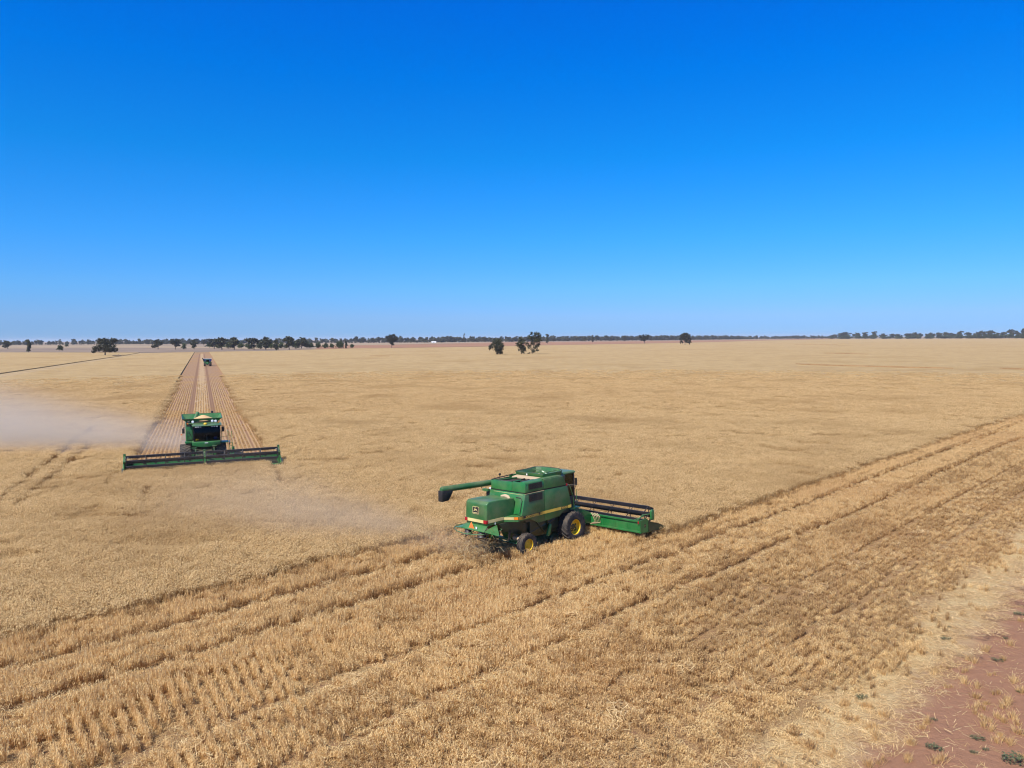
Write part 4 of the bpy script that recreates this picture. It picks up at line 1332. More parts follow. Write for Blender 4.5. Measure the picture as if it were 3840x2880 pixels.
        gc = MB(); gc.prism(rounded(3.55, 3.85, 1.02, 1.64, .12), 'y', sgn * 4.40, sgn * 4.52); gc.build('drive_cover', G, h_o, .03)
        ar = MB(); ar.tube([(2.55, sgn * 4.2, 1.15), (3.0, sgn * 4.3, 1.42), (3.72, sgn * 4.34, 1.36)], .04, 6); ar.tube([(2.6, sgn * 3.9, 1.12), (3.2, sgn * 4.2, 1.3)], .03, 6); ar.build('reel_arm', GD, h_o)
    mk = MB(); mk.box(2.49, 2.51, -4.36, -4.28, .98, 1.14); mk.build('side_marker', 'red', h_o)
    ag = MB(); ag.lathe([(.16, -4.3), (.16, 4.3)], (3.05, 0, .72), 14, 'y')
    for sgn in (-1, 1):
        pts = []
        for k in range(97):
            y = sgn * (.7 + 3.6 * k / 96); a = sgn * 2 * math.pi * (3.6 * k / 96) / .55
            pts.append((y, a))
        ringsA = [[(3.05 + r_ * math.cos(a), y + e, .72 + r_ * math.sin(a)) for r_, e in ((.15, 0), (.30, 0), (.30, .012), (.15, .012))] for y, a in pts]
        ag.loft(ringsA)
    ag.build('auger', 'steel', h_o)
    re_ = MB(); cx, cz = 3.72, 1.36
    re_.lathe([(.10, -4.25), (.10, 4.25)], (cx, 0, cz), 14, 'y', True)
    for k in range(6):
        a = 2 * math.pi * k / 6 + .62
        bx_, bz_ = cx + .52 * math.cos(a), cz + .46 * math.sin(a)
        re_.tube([(bx_, -4.25, bz_), (bx_, 4.25, bz_)], .032, 6)
        re_.box(bx_ - .018, bx_ + .018, -4.2, 4.2, bz_ - .13, bz_)
        for y in (-4.22, -2.85, -1.42, 0, 1.42, 2.85, 4.22):
            re_.tube([(cx, y, cz), (bx_, y, bz_)], .024, 5)
            a2 = a + math.pi / 3
            if abs(y) > 4: re_.tube([(bx_, y, bz_), (cx + .52 * math.cos(a2), y, cz + .46 * math.sin(a2))], .03, 5)
        for j in range(57):
            y = -4.2 + 8.4 * j / 56
            re_.add([(bx_ - .006, y - .008, bz_ - .1), (bx_ + .006, y + .008, bz_ - .1), (bx_ + .03, y, bz_ - .34)], [(0, 1, 2)])
    re_.build('reel', 'reel_black', h_o)
    hz_ = MB()
    for k in range(5): hz_.tube([(2.55, -.75 - .12 * k, 1.2), (2.42, -1.0 - .13 * k, 1.05), (2.44, -1.15 - .1 * k, .7), (2.5, -.7, .5)], .022, 5)
    hz_.build('hydraulic_hose', 'straw_tan', h_o)
    return root


near_harvester()


# ================================================================== far harvester (driving towards the camera)
def far_harvester():
    az = R(180 - 24)
    fwd = Vector((math.sin(az), math.cos(az), 0)); lef = Vector((-fwd.y, fwd.x, 0))
    O = FAR_HEAD - fwd * 3.4 + lef * 0.25
    root = empty('combine_harvester', tuple(O), (0, 0, math.atan2(fwd.y, fwd.x)))
    tag(root, 'green harvester facing the camera with a very wide black reel, dust drifting behind it', 'combine harvester')
    G, GD = 'green', 'green_dusty'
    b = MB(); b.prism([(-6.2, 1.6), (-6.4, 3.2), (-5.6, 3.7), (-.35, 3.75), (-.25, 1.5), (-5, 1.2)], 'y', -1.5, 1.5)
    b.build('body', G, root, .08, 3)
    ch = MB(); ch.box(-4.6, .3, -1.05, 1.05, .8, 1.6); ch.box(-.3, .3, -1.5, 1.5, .75, 1.3); ch.box(-4.3, -3.9, -1.5, 1.5, .6, .9)
    ch.build('chassis', 'green_dark', root, .03)
    # left-hand (picture) front screen panel
    sp = MB(); sp.box(-.24, -.18, -1.50, -.90, 2.36, 3.72); sp.build('front_panel', G, root, .02)
    sc = MB()
    sc.prism(rounded(-1.46, -.92, 2.42, 3.34, .05), 'x', -.18, -.15)
    sc_o = sc.build('screen_door', G, root, .008)
    ln = MB()
    for p in ([(-1.40, 2.5), (-1.40, 3.28), (-1.22, 3.28), (-1.02, 2.78), (-.95, 2.5), (-1.1, 2.45), (-1.40, 2.5)], [(-1.4, 2.86), (-1.15, 2.86), (-1.15, 3.1)], [(-1.4, 3.1), (-1.2, 3.1)], [(-1.12, 2.46), (-1.35, 2.85)]):
        ln.tube([(-.14, y, z) for y, z in p], .022, 5)
    ln.build('handrail', 'black', sc_o)
    # tank with flared extensions and heaped grain
    tk = MB()
    low = [(-2.9, -1.45), (-.55, -1.45), (-.55, 1.45), (-2.9, 1.45)]
    top = [(-3.15, -1.80), (-.38, -1.80), (-.38, 1.80), (-3.15, 1.80)]
    inn = [(-3.11, -1.76), (-.42, -1.76), (-.42, 1.76), (-3.11, 1.76)]
    inl = [(-2.85, -1.40), (-.60, -1.40), (-.60, 1.40), (-2.85, 1.40)]
    def RG(P, z): return [(x, y, z) for x, y in P]
    tk.loft([RG(low, 3.6), RG(low, 4.16)], cap=False)
    tk.loft([RG(low, 4.16), [(x, y, 4.66 if x < -2 else 4.42) for x, y in top], [(x, y, 4.66 if x < -2 else 4.42) for x, y in inn], RG(inl, 4.18)], cap=False)
    tk.add(RG(inl, 4.20), [(0, 1, 2, 3)])
    tk_o = tk.build('grain_tank', G, root, angle=20)
    rm = MB(); T_ = [(x, y, 4.67 if x < -2 else 4.43) for x, y in top]; rm.tube(T_ + [T_[0]], .028, 6); rm.build('tank_rim', 'green_dark', tk_o)
    gr = MB(); gr.lathe([(1.15, 0), (.8, .18), (.4, .36), (.15, .46), (.001, .48)], (-1.5, .1, 4.19), 24, 'z'); gr.build('grain_heap', 'grain', tk_o)
    au = MB(); au.tube([(-1.6, -.65, 4.25), (-2.2, -.35, 4.85)], .17, 12); au.build('loading_auger', GD, tk_o)
    ex = MB(); ex.tube([(-3.6, 1.0, 3.7), (-3.6, 1.0, 4.85)], .12, 12); ex.build('exhaust', 'darksteel', root)
    # work lamps; black block behind paints the shade under the tank rim
    rc = MB(); rc.box(-.6, -.30, -1.42, 1.42, 3.7, 4.12); rc.build('lamp_recess', 'black', root)
    for y, z in ((-1.22, 4.16), (-.86, 4.17), (.88, 4.18), (1.18, 4.16)):
        lm = MB(); lm.lathe([(.001, -.1), (.09, -.1), (.12, 0), (.10, .02), (.001, .03)], (-.18, y, z), 14, 'x'); lm.build('work_lamp', 'lamp' if abs(y) < 1.2 else 'darksteel', root)
    vs = MB(); vs.box(-.5, .25, -1.25, 1.40, 4.00, 4.05); vs.build('roof_shelf', GD, root, .01)
    for y in (-1.32, 1.42):
        bl = MB(); bl.box(-.05, .05, y - .07, y + .07, 3.98, 4.08); bl.build('indicator_lamp', 'amber', root, .01)
    # cab
    cb = MB()
    cb.box(-.3, 1.15, -.85, 1.55, 2.05, 2.42); cb.box(-.35, -.27, -.85, 1.55, 2.4, 3.85)
    for x, y in ((-.2, -.82), (-.2, 1.52)): cb.box(x - .07, x + .07, y - .05, y + .05, 2.4, 3.86)
    for y in (-.80, 1.50): cb.tube([(1.05, y, 2.42), (1.16, y * .98 + .007, 3.2), (1.08, y * .96 + .014, 3.86)], .04, 6)
    cb_o = cb.build('cab', 'black', root, .01)
    gl = MB()
    def front(z): t = (z - 2.42) / 1.44; return 1.06 + .13 * math.sin(math.pi * t)
    ys = [-.80 + 2.30 * k / 10 for k in range(11)]
    rings = []
    for k in range(7):
        z = 2.42 + 1.43 * k / 6
        rings.append([(front(z) + .10 * (1 - ((y - .35) / 1.15) ** 2), y, z) for y in ys])
    gl.loft(rings, cap=False, closed=False)
    for y in (-.83, 1.53): gl.add([(-.2, y, 2.42), (1.06, y, 2.42), (1.10, y, 3.85), (-.2, y, 3.85)], [(0, 1, 2, 3)])
    gl.build('windscreen', 'glass', root)
    rf = MB(); rf.loft([[(-.45, -.98, 3.84), (1.30, -.90, 3.84), (1.42, .0, 3.84), (1.42, .7, 3.84), (1.30, 1.60, 3.84), (-.45, 1.68, 3.84)],
                        [(-.45, -1.02, 3.92), (1.42, -.95, 3.91), (1.55, .0, 3.91), (1.55, .7, 3.91), (1.42, 1.65, 3.91), (-.45, 1.72, 3.92)],
                        [(-.45, -.9, 4.0), (1.2, -.75, 3.99), (1.32, .1, 3.99), (1.32, .6, 3.99), (1.2, 1.45, 3.99), (-.45, 1.6, 4.0)]])
    rf_o = rf.build('cab_roof', GD, root, .03, 3)
    for k in range(6):
        y = (-.62, -.42, -.22, .78, 1.0, 1.22)[k]
        ll = MB(); ll.box(1.34, 1.46, y - .07, y + .07, 3.79, 3.85); ll.build('work_lamp', 'lamp', rf_o, .01)
    bc = MB(); bc.lathe([(.001, 0), (.16, 0), (.17, .08), (.10, .16), (.001, .17)], (1.1, .22, 4.0), 18, 'z'); bc.build('satellite_receiver', 'yellow', root)
    st = MB(); st.box(-.1, .4, .1, .65, 2.42, 2.85); st.box(-.2, -.08, .1, .65, 2.8, 3.5); st.build('driver_seat', 'seat', cb_o, .05)
    sw = MB(); sw.tube([(.95, .32, 2.42), (.70, .32, 3.0)], .035, 8); sw.lathe([(.17, -.015), (.20, 0), (.17, .015)], (.70, .32, 3.02), 18, 'z'); sw.build('steering_column', 'steel', cb_o)
    bx = MB(); bx.box(.35, .65, .95, 1.25, 2.5, 2.72); bx.build('cool_box', 'blue', cb_o, .03)
    cr = MB(); cr.box(.75, .95, -.68, -.38, 2.45, 2.62); cr.build('stored_coat', 'yellow', cb_o, .05)
    # platform and bowed front apron
    pf = MB()
    ap = []
    for k in range(13):
        y = -1.0 + 2.5 * k / 12; t = (y - .25) / 1.25
        ap.append((1.20 + .28 * (1 - t * t), y))
    rings = [[(x, y, 2.06 - .16 * (1 - ((y - .25) / 1.25) ** 2)), (x + .02, y, 2.36), (x - .06, y, 2.40), (.2, y, 2.40), (.2, y, 2.1)] for x, y in ap]
    pf.loft(rings)
    pf.box(-.25, .35, -1.6, -1.0, 2.18, 2.34)
    pf.build('front_apron', G, root, .015)
    lc = MB(); lc.box(1.505, 1.515, .10, .40, 2.26, 2.33); lc.build('decal', 'white', root)
    ld = MB()
    ld.box(-.3, .9, 1.55, 2.25, 2.14, 2.22)
    ld.build('platform', G, root, .01)
    lr = MB()
    for y in (1.62, 2.2): lr.tube([(.8, y, 2.2), (.8, y, 3.25), (-.2, y, 3.25)], .022, 6)
    lr.tube([(.8, 1.62, 2.75), (.8, 2.2, 2.75)], .02, 6); lr.tube([(.8, 1.2, 2.65), (.8, 1.62, 2.65)], .02, 6)
    for y in (2.28, 2.55): lr.tube([(.7, y, 3.2), (.75, y + .03, 2.2), (.9, y + .12, .9)], .025, 6)
    for k in range(5): lr.tube([(.78 + .03 * k, 2.3 + .015 * k, 2.1 - .27 * k), (.78 + .03 * k, 2.62 + .015 * k, 2.1 - .27 * k)], .022, 5)
    lr.build('ladder', G, root)
    lg = MB(); lg.box(.7, .78, 2.52, 2.78, 1.1, 1.7); lg.build('ladder_guard', G, root, .02)
    lw = MB(); lw.box(.72, .80, 2.26, 2.40, 2.14, 2.32); lw.build('marker_lamp', 'white', root, .01)
    lw = MB(); lw.box(.72, .80, 2.30, 2.40, 1.90, 2.12); lw.build('marker_lamp', 'red', root, .01)
    for y0, y1, ya in ((-1.82, -1.60, -1.3), (1.66, 1.90, 1.5)):
        mr = MB(); mr.box(.50, .55, y0, y1, 3.18, 3.66); mr.tube([(.1, ya, 3.8), (.5, (y0 + y1) / 2, 3.74), (.5, (y0 + y1) / 2, 3.5)], .025, 6); mr.build('mirror', 'black', root, .015)
    an = MB(); an.tube([(.2, -1.75, 3.1), (.2, -1.8, 2.6), (.1, -1.55, 2.5)], .014, 5); an.box(.15, .22, -1.95, -1.83, 2.98, 3.1); an.build('marker_lamp', 'orange', root)
    # lift cylinders and feeder house
    fh = MB(); fh.prism([(.2, 1.9), (.8, 1.8), (2.9, 1.15), (2.9, .45), (1.2, .7), (.2, 1.0)], 'y', -.75, .75); fh.build('feeder_house', 'green_dark', root, .03)
    ft = MB()
    for y in (-.55, .55, -.95, .95): ft.box(1.9, 2.3, y - .12, y + .12, 1.2, 1.42)
    ft.box(1.4, 1.6, -1.05, -.6, 1.83, 1.90); ft.box(1.4, 1.6, .75, 1.15, 1.93, 2.0)
    ft.box(1.88, 1.98, -1.05, 1.05, 1.24, 1.36); ft.tube([(1.5, -.7, 1.85), (2.0, -.7, 1.3)], .04, 6); ft.tube([(1.5, .9, 1.95), (2.0, .9, 1.3)], .04, 6)
    ft.build('hitch_frame', GD, root, .02)
    for sgn in (-1, 1):
        make_wheel(root, (0, sgn * 1.58, 1.05), 1.05, .92, .48, sgn, 22)
        make_wheel(root, (-4.1, sgn * 1.45, .72), .74, .55, .36, sgn, 18)
    # header: draper with split reel
    HW = 6.55
    hb = MB()
    hb.prism([(2.75, .40), (2.75, 1.18), (2.82, 1.22), (2.90, 1.18), (2.92, .52), (3.5, .40), (4.35, .34), (4.4, .30), (3.4, .30)], 'y', -HW, HW)
    h_o = hb.build('header', G, root, .01)
    bl_ = MB()
    for sgn in (-1, 1): bl_.add([(2.96, sgn * .9, .56), (4.25, sgn * .9, .375), (4.25, sgn * 6.4, .375), (2.96, sgn * 6.4, .56)], [(0, 1, 2, 3)])
    for k in range(13):
        y = -6.0 + k * .95
        if abs(y) > .8: bl_.lathe([(.10, -.02), (.10, .02), (.001, .02)], (2.91, y, .98), 12, 'x')
    bl_.build('draper_belt', 'black', h_o)
    hay = MB()
    rr_ = random.Random(3)
    for k in range(420):
        y = rr_.gauss(.3, 1.7); x = rr_.uniform(3.0, 4.2); z = .55 + rr_.random() * .28 * math.exp(-((y - .3) / 2) ** 2)
        a = rr_.uniform(0, 6.28); l = rr_.uniform(.08, .2)
        hay.add([(x - l * math.cos(a), y - l * math.sin(a), z), (x + l * math.cos(a), y + l * math.sin(a), z + rr_.uniform(-.05, .08)), (x + l * math.cos(a) + .02, y + l * math.sin(a) + .02, z + .02)], [(0, 1, 2)])
    tag(hay.build('cut_straw', 'straw_tan', h_o), kind='stuff')
    cz, cx = 1.34, 4.05
    for y0, y1 in ((-HW + .15, -.12), (.12, HW - .15)):
        re_ = MB()
        re_.lathe([(.11, y0), (.11, y1)], (cx, 0, cz), 12, 'y', True)
        nsup = 4
        for k in range(6):
            a = 2 * math.pi * k / 6 + .30
            bx_, bz_ = cx + .56 * math.cos(a), cz + .52 * math.sin(a)
            re_.tube([(bx_, y0, bz_), (bx_, y1, bz_)], .045, 6)
            re_.box(bx_ - .02, bx_ + .02, y0, y1, bz_ - .12, bz_)
            for j in range(nsup + 1):
                y = y0 + (y1 - y0) * j / nsup
                re_.tube([(cx, y, cz), (bx_, y, bz_)], .03, 5)
                a2 = a + math.pi / 3
                re_.tube([(bx_, y, bz_), (cx + .56 * math.cos(a2), y, cz + .52 * math.sin(a2))], .022, 5)
            for j in range(45):
                y = y0 + (y1 - y0) * (j + .5) / 45
                re_.add([(bx_ - .008, y - .01, bz_ - .08), (bx_ + .008, y + .01, bz_ - .08), (bx_ - .03, y, bz_ - .36)], [(0, 1, 2)])
        re_.build('reel', 'reel_black', h_o)
    for y in (-HW, 0, HW):
        ar = MB(); ar.tube([(2.85, y, 1.32), (3.3, y, 1.75), (4.05, y, 1.42)], .075, 8); ar.lathe([(.001, -.1), (.14, -.1), (.14, .1), (.001, .1)], (cx, y, cz), 12, 'y')
        ar.box(2.8, 3.0, y - .10, y + .10, 1.2, 1.55); ar.box(3.3, 3.42, y - .1, y + .1, 1.65, 1.95)
        ar.build('reel_arm', GD, h_o)
    for sgn in (-1, 1):
        ep = MB(); ep.prism([(2.70, .36), (2.70, 1.42), (3.2, 1.70), (3.6, 1.45), (4.3, .9), (4.9, .55), (4.9, .40), (4.2, .32)], 'y', sgn * HW, sgn * (HW + .12)); ep.build('end_panel', G, h_o, .03)
        dv = MB(); dv.loft([[(4.3, sgn * (HW + .02), .34), (4.3, sgn * (HW + .02), .85), (4.3, sgn * (HW + .22), .8), (4.3, sgn * (HW + .22), .34)],
                            [(5.6, sgn * (HW + .12), .40), (5.6, sgn * (HW + .12), .50), (5.6, sgn * (HW + .16), .5), (5.6, sgn * (HW + .16), .40)]]); dv.build('crop_divider', 'green_dark', h_o)
        dl = MB(); dl.box(4.12, 4.14, sgn * 5.6 - .22, sgn * 5.6 + .22, .98, 1.12); dl.build('decal', 'green', h_o)
        dl = MB(); dl.box(3.6, 3.66, sgn * (HW - .2) - .12, sgn * (HW - .2) + .12, 1.6, 1.66); dl.build('marker_lamp', 'white', h_o)
    return root


far_harvester()


# ================================================================== tractor towing a grain cart, far down the strip
def far_tractor():
    P = g(778, 1373)
    fwd = -SU
    rot = math.atan2(fwd.y, fwd.x)
    t = empty('tractor', tuple(P), (0, 0, rot))
    tag(t, 'dark green tractor coming up the cut strip far behind the facing harvester', 'tractor')
    b = MB(); b.prism([(.2, .9), (2.6, .9), (2.75, 1.2), (2.7, 1.75), (.2, 1.95)], 'y', -.42, .42); b.build('bonnet', 'green', t, .06)
    ch = MB(); ch.box(-1.2, 2.2, -.3, .3, .6, 1.0); ch.box(1.7, 2.0, -.9, .9, .6, .8); ch.box(-.8, -.4, -1.0, 1.0, .85, 1.1); ch.build('chassis', 'green_dark', t)
    c = MB(); c.box(-1.3, .25, -.8, .8, 1.2, 1.6)
    for x, y in ((-1.2, -.72), (.15, -.72), (-1.2, .72), (.15, .72)): c.box(x - .05, x + .05, y - .05, y + .05, 1.6, 2.9)
    c.build('cab', 'green', t)
    gl = MB(); gl.box(.16, .18, -.68, .68, 1.6, 2.88); gl.box(-1.15, .1, -.74, -.72, 1.6, 2.88); gl.box(-1.15, .1, .72, .74, 1.6, 2.88); gl.box(-1.22, -1.2, -.68, .68, 1.6, 2.88); gl.build('windscreen', 'glass', t)
    st = MB(); st.box(-.9, -.4, -.3, .3, 1.6, 2.0); st.box(-.95, -.8, -.3, .3, 2.0, 2.6); st.build('driver_seat', 'seat', t, .04)
    rf = MB(); rf.box(-1.4, .4, -.88, .88, 2.9, 3.05); rf.build('cab_roof', 'green', t, .05)
    ex = MB(); ex.tube([(1.0, -.5, 1.6), (1.0, -.5, 2.8)], .06); ex.build('exhaust', 'darksteel', t)
    for sgn in (-1, 1):
        make_wheel(t, (-.7, sgn * 1.25, .95), .95, .6, .5, sgn, 18)
        make_wheel(t, (1.85, sgn * 1.0, .65), .66, .45, .34, sgn, 16)
        fn = MB(); fn.prism([(-1.5, 1.75), (-.9, 2.05), (-.3, 2.0), (.1, 1.7), (-.7, 1.8)], 'y', sgn * .8, sgn * 1.5); fn.build('mudguard', 'green', t)
    Q = P + SU * 6.0 + SR * .15
    k = empty('grain_cart', tuple(Q), (0, 0, rot))
    tag(k, 'blue sided grain cart with a pale rim, towed behind the far tractor', 'grain cart')
    hb = MB()
    hb.loft([[(x, y, 1.0) for x, y in ((1.0, .6), (-1.0, .6), (-1.0, -.6), (1.0, -.6))], [(x, y, 2.3) for x, y in ((2.1, 1.65), (-2.1, 1.65), (-2.1, -1.65), (2.1, -1.65))],
             [(x, y, 3.2) for x, y in ((2.2, 1.75), (-2.2, 1.75), (-2.2, -1.75), (2.2, -1.75))], [(x, y, 3.2) for x, y in ((2.12, 1.67), (-2.12, 1.67), (-2.12, -1.67), (2.12, -1.67))],
             [(x, y, 2.5) for x, y in ((2.0, 1.55), (-2.0, 1.55), (-2.0, -1.55), (2.0, -1.55))]], cap=True)
    hb.build('hopper', 'cart_blue', k, angle=20)
    rm = MB(); pr = [(2.2, 1.75, 3.22), (-2.2, 1.75, 3.22), (-2.2, -1.75, 3.22), (2.2, -1.75, 3.22), (2.2, 1.75, 3.22)]; rm.tube(pr, .07, 6); rm.build('hopper_rim', 'cart_pale', k)
    ag = MB(); ag.tube([(2.3, -1.2, .9), (2.4, -1.9, 3.0), (2.4, -2.2, 3.7)], .2, 10); ag.build('unloading_auger', 'green_dark', k)
    fr = MB(); fr.box(-1.6, 1.6, -.5, .5, .8, 1.0); fr.box(1.5, 4.4, -.12, .12, .7, .85); fr.box(-.2, .2, -1.5, 1.5, .8, 1.0); fr.build('frame', 'green_dark', k)
    for sgn in (-1, 1): make_wheel(k, (0, sgn * 1.35, .9), .9, .7, .45, sgn, 18)


far_tractor()


# ================================================================== trees
def tree_meshes(name, lobes, trunk, leaf, n_per, leaf_size, seed):
    """lobes: (x, y, z, rx, ry, rz) in metres; crown = leaf clusters scattered through the lobes; trunk = tapered limbs"""
    r = np.random.default_rng(seed)
    vs, fs, ti = [], [], []
    vols = np.array([max(.05, l[3] * l[4] * l[5]) ** .72 for l in lobes]); vols /= vols.sum()
    for l, w in zip(lobes, vols):
        n = max(12, int(n_per * w))
        # sub-clusters inside each lobe leave gaps of sky
        ncl = max(3, int(n / 16))
        cc = r.normal(size=(ncl, 3)); cc /= np.linalg.norm(cc, axis=1)[:, None]
        cc *= (r.random((ncl, 1)) ** .35) * .92
        for c in cc:
            base_t = float(np.clip(r.normal(.45, .18), 0, 1))
            for _ in range(int(n / ncl)):
                p = c + r.normal(size=3) * .17
                x, y, z = l[0] + p[0] * l[3], l[1] + p[1] * l[4], l[2] + p[2] * l[5]
                s = leaf_size * r.uniform(.5, 1.25)
                u = r.normal(size=3); u /= np.linalg.norm(u)
                v = np.cross(u, r.normal(size=3)); v /= np.linalg.norm(v)
                b = len(vs); P = np.array((x, y, z))
                vs += [tuple(P - u * s), tuple(P + v * s * .55), tuple(P + u * s), tuple(P - v * s * .55)]
                fs.append((b, b + 1, b + 2, b + 3)); ti.append(float(np.clip(base_t + r.normal(0, .15), 0, 1)))
    me = bpy.data.meshes.new(name + '_crown')
    me.from_pydata(vs, [], fs)
    at = me.attributes.new('tint', 'FLOAT', 'FACE'); at.data.foreach_set('value', ti)
    me.materials.append(M[leaf])
    mb = MB()
    for pts, rad in trunk: mb.tube(pts, rad, 7)
    o = mb.build('trunk', 'bark'); tm = o.data; bpy.data.objects.remove(o)
    return me, tm


def limbs(h, lobes, r0, fork=.3, seed=0):
    """a leaning trunk that forks into limbs reaching each lobe"""
    q = random.Random(seed)
    f = Vector((q.uniform(-.03, .03) * h, q.uniform(-.03, .03) * h, h * fork))
    out = [([(0, 0, -.3), (f.x * .4, f.y * .4, h * fork * .5), tuple(f)], [r0 * 1.35, r0, r0 * .85])]
    for l in lobes:
        t = Vector(l[:3]); m = f.lerp(t, .5) + Vector((q.uniform(-.05, .05) * h, q.uniform(-.05, .05) * h, -.03 * h))
        out.append(([tuple(f), tuple(m), tuple(t + Vector((0, 0, l[5] * .5)))], [r0 * .62, r0 * .40, r0 * .10]))
    return out


def rand_lobes(kind, q):
    """unit-height tree (height 1, half width about .5) made of irregular foliage masses"""
    L = []
    if kind == 'gum':        # rounded, several domed masses on forking limbs
        for k in range(7):
            a = q.uniform(0, 6.28); rr = q.uniform(.12, .34)
            L.append((rr * math.cos(a), rr * math.sin(a), q.uniform(.48, .82), q.uniform(.13, .22), q.uniform(.13, .22), q.uniform(.10, .17)))
        L.append((q.uniform(-.06, .06), 0, .86, .19, .19, .15)); L.append((0, 0, .60, .33, .33, .24)); L.append((q.uniform(-.2, .2), q.uniform(-.2, .2), .36, .24, .24, .16)); L.append((q.uniform(-.3, .3), q.uniform(-.3, .3), .25, .18, .18, .12))
    elif kind == 'bush':
        for k in range(6):
            a = q.uniform(0, 6.28); rr = q.uniform(.05, .28)
            L.append((rr * math.cos(a), rr * math.sin(a), q.uniform(.25, .62), q.uniform(.2, .3), q.uniform(.2, .3), q.uniform(.2, .32)))
        L.append((0, 0, .72, .22, .22, .24)); L.append((0, 0, .28, .42, .42, .26))
    elif kind == 'upright':
        for k in range(7):
            a = q.uniform(0, 6.28); z = .18 + .72 * k / 6; rr = q.uniform(.04, .22) * (1.15 - abs(z - .6))
            L.append((rr * math.cos(a), rr * math.sin(a), z, q.uniform(.14, .22), q.uniform(.14, .22), q.uniform(.10, .15)))
        L.append((0, 0, .6, .2, .2, .25))
    elif kind == 'flat':     # spreading umbrella crown
        for k in range(8):
            a = 6.28 * k / 8 + q.uniform(-.3, .3); rr = q.uniform(.22, .40)
            L.append((rr * math.cos(a), rr * math.sin(a), q.uniform(.52, .80), q.uniform(.13, .2), q.uniform(.13, .2), q.uniform(.08, .13)))
        L.append((0, 0, .82, .24, .24, .14)); L.append((0, 0, .60, .36, .36, .18)); L.append((q.uniform(-.25, .25), q.uniform(-.2, .2), .34, .24, .24, .14))
    elif kind == 'spindly':
        for k in range(6): L.append((q.uniform(-.09, .09), q.uniform(-.09, .09), .35 + .62 * k / 6, q.uniform(.06, .17) * (1.2 - k / 8), .12, q.uniform(.05, .1)))
    return L


PROTO = {}
for ki, (kind, leaf, nleaf) in enumerate((('gum', 'leaf', 1700), ('bush', 'leaf_green', 1500), ('upright', 'leaf', 1300), ('flat', 'leaf_dark', 1700), ('spindly', 'leaf_far', 600))):
    for v in range(3):
        q = random.Random(100 + ki * 10 + v)
        L = rand_lobes(kind, q)
        PROTO[kind, v] = tree_meshes(kind, L, limbs(1.0, L, .028 if kind != 'bush' else .02, .22 if kind != 'bush' else .1, ki * 7 + v), leaf, nleaf, .062, 500 + ki * 10 + v)


def put_tree(meshes, loc, sx, sz, rz, label, group, cat='tree', name='tree'):
    t = empty(name, loc, (0, 0, rz), (sx, sx, sz))
    tag(t, label, cat, group)
    for nm, me in (('crown', meshes[0]), ('trunk', meshes[1])):
        o = bpy.data.objects.new(nm, me); COL.objects.link(o); o.parent = t
    return t


def px_tree(kind, v, px, py, hpx, wpx, label, group=None, rz=None, cat='tree', name='tree', z=0.0):
    P = g(px, py, z); d = P.y
    h, w = hpx * d / F, wpx * d / F
    return put_tree(PROTO[kind, v], (P.x, P.y, z - .1), w, h, random.uniform(0, 6.28) if rz is None else rz, label, group, cat, name)


def custom_tree(px, py, hpx, lobes_px, label, leaf='leaf', n=2200, ls=.30, fork=.25, r0=.35, seed=1, dead=(), group=None):
    """lobes_px: (dx, dz, rx, rz) in photo pixels from the base of the trunk; depth given the same spread as the width"""
    P = g(px, py, 0); k = P.y / F
    q = random.Random(seed)
    L = []
    for (dx, dz, rx, rz) in lobes_px:
        L.append((dx * k, q.uniform(-.5, .5) * max(rx, 8) * k, dz * k, rx * k, rx * k * q.uniform(.8, 1.1), rz * k))
    tr = limbs(hpx * k, L, r0, fork, seed)
    for p in dead: tr.append(([(a * k, q.uniform(-.3, .3), b * k) for a, b in p], [.09, .05, .02][:len(p)]))
    me = tree_meshes('tree', L, tr, leaf, n, ls, seed)
    return put_tree(me, (P.x, P.y, -.1), 1, 1, 0, label, group)


GP = 'lone paddock trees standing in the barley'
custom_tree(394, 1334, 68, [(-30, 28, 17, 12), (-12, 44, 22, 16), (8, 50, 22, 14), (26, 34, 20, 14), (34, 56, 15, 10), (-22, 58, 15, 8), (4, 32, 26, 14), (36, 62, 12, 6), (-38, 18, 10, 7), (40, 24, 10, 8), (-4, 60, 16, 7), (16, 20, 18, 8)],
            'large dark spreading tree with a broad dense crown beside the pale track', 'leaf_dark', 7000, .50, .22, .5, 5, group=GP)
custom_tree(1865, 1331, 66, [(2, 50, 20, 12), (-8, 40, 16, 14), (10, 38, 16, 14), (-24, 32, 9, 10), (-27, 24, 6, 9), (14, 26, 10, 12), (4, 14, 13, 12), (20, 34, 6, 9), (-2, 26, 12, 12), (12, 10, 9, 9)],
            'bushy drooping gum with a hanging left limb, leftmost of three in mid field', 'leaf', 5200, .36, .2, .3, 6, dead=[[(14, 30), (24, 27), (32, 24)]], group=GP)
custom_tree(1955, 1329, 70, [(-3, 58, 9, 7), (2, 44, 15, 9), (-14, 40, 9, 7), (2, 28, 12, 11), (6, 16, 12, 11), (-6, 34, 11, 8), (11, 24, 7, 9), (-10, 18, 5, 5), (-6, 63, 5, 4), (8, 52, 8, 5)],
            'ragged narrow gum with bare left twigs, middle one of three', 'leaf', 3600, .34, .2, .28, 8, dead=[[(-4, 26), (-18, 30), (-28, 33)], [(8, 44), (22, 50), (27, 55)]], group=GP)
custom_tree(1996, 1328, 83, [(-2, 78, 9, 6), (18, 76, 12, 9), (28, 66, 9, 12), (10, 62, 15, 11), (-9, 62, 9, 10), (22, 50, 13, 12), (4, 46, 12, 12), (-17, 38, 7, 9), (-10, 28, 8, 9), (12, 26, 10, 9), (2, 12, 8, 9), (18, 14, 7, 6), (-13, 6, 5, 5), (22, 36, 8, 8)],
            'tallest of three mid field gums, forked open crown leaning right', 'leaf', 5600, .34, .14, .3, 9, group=GP)
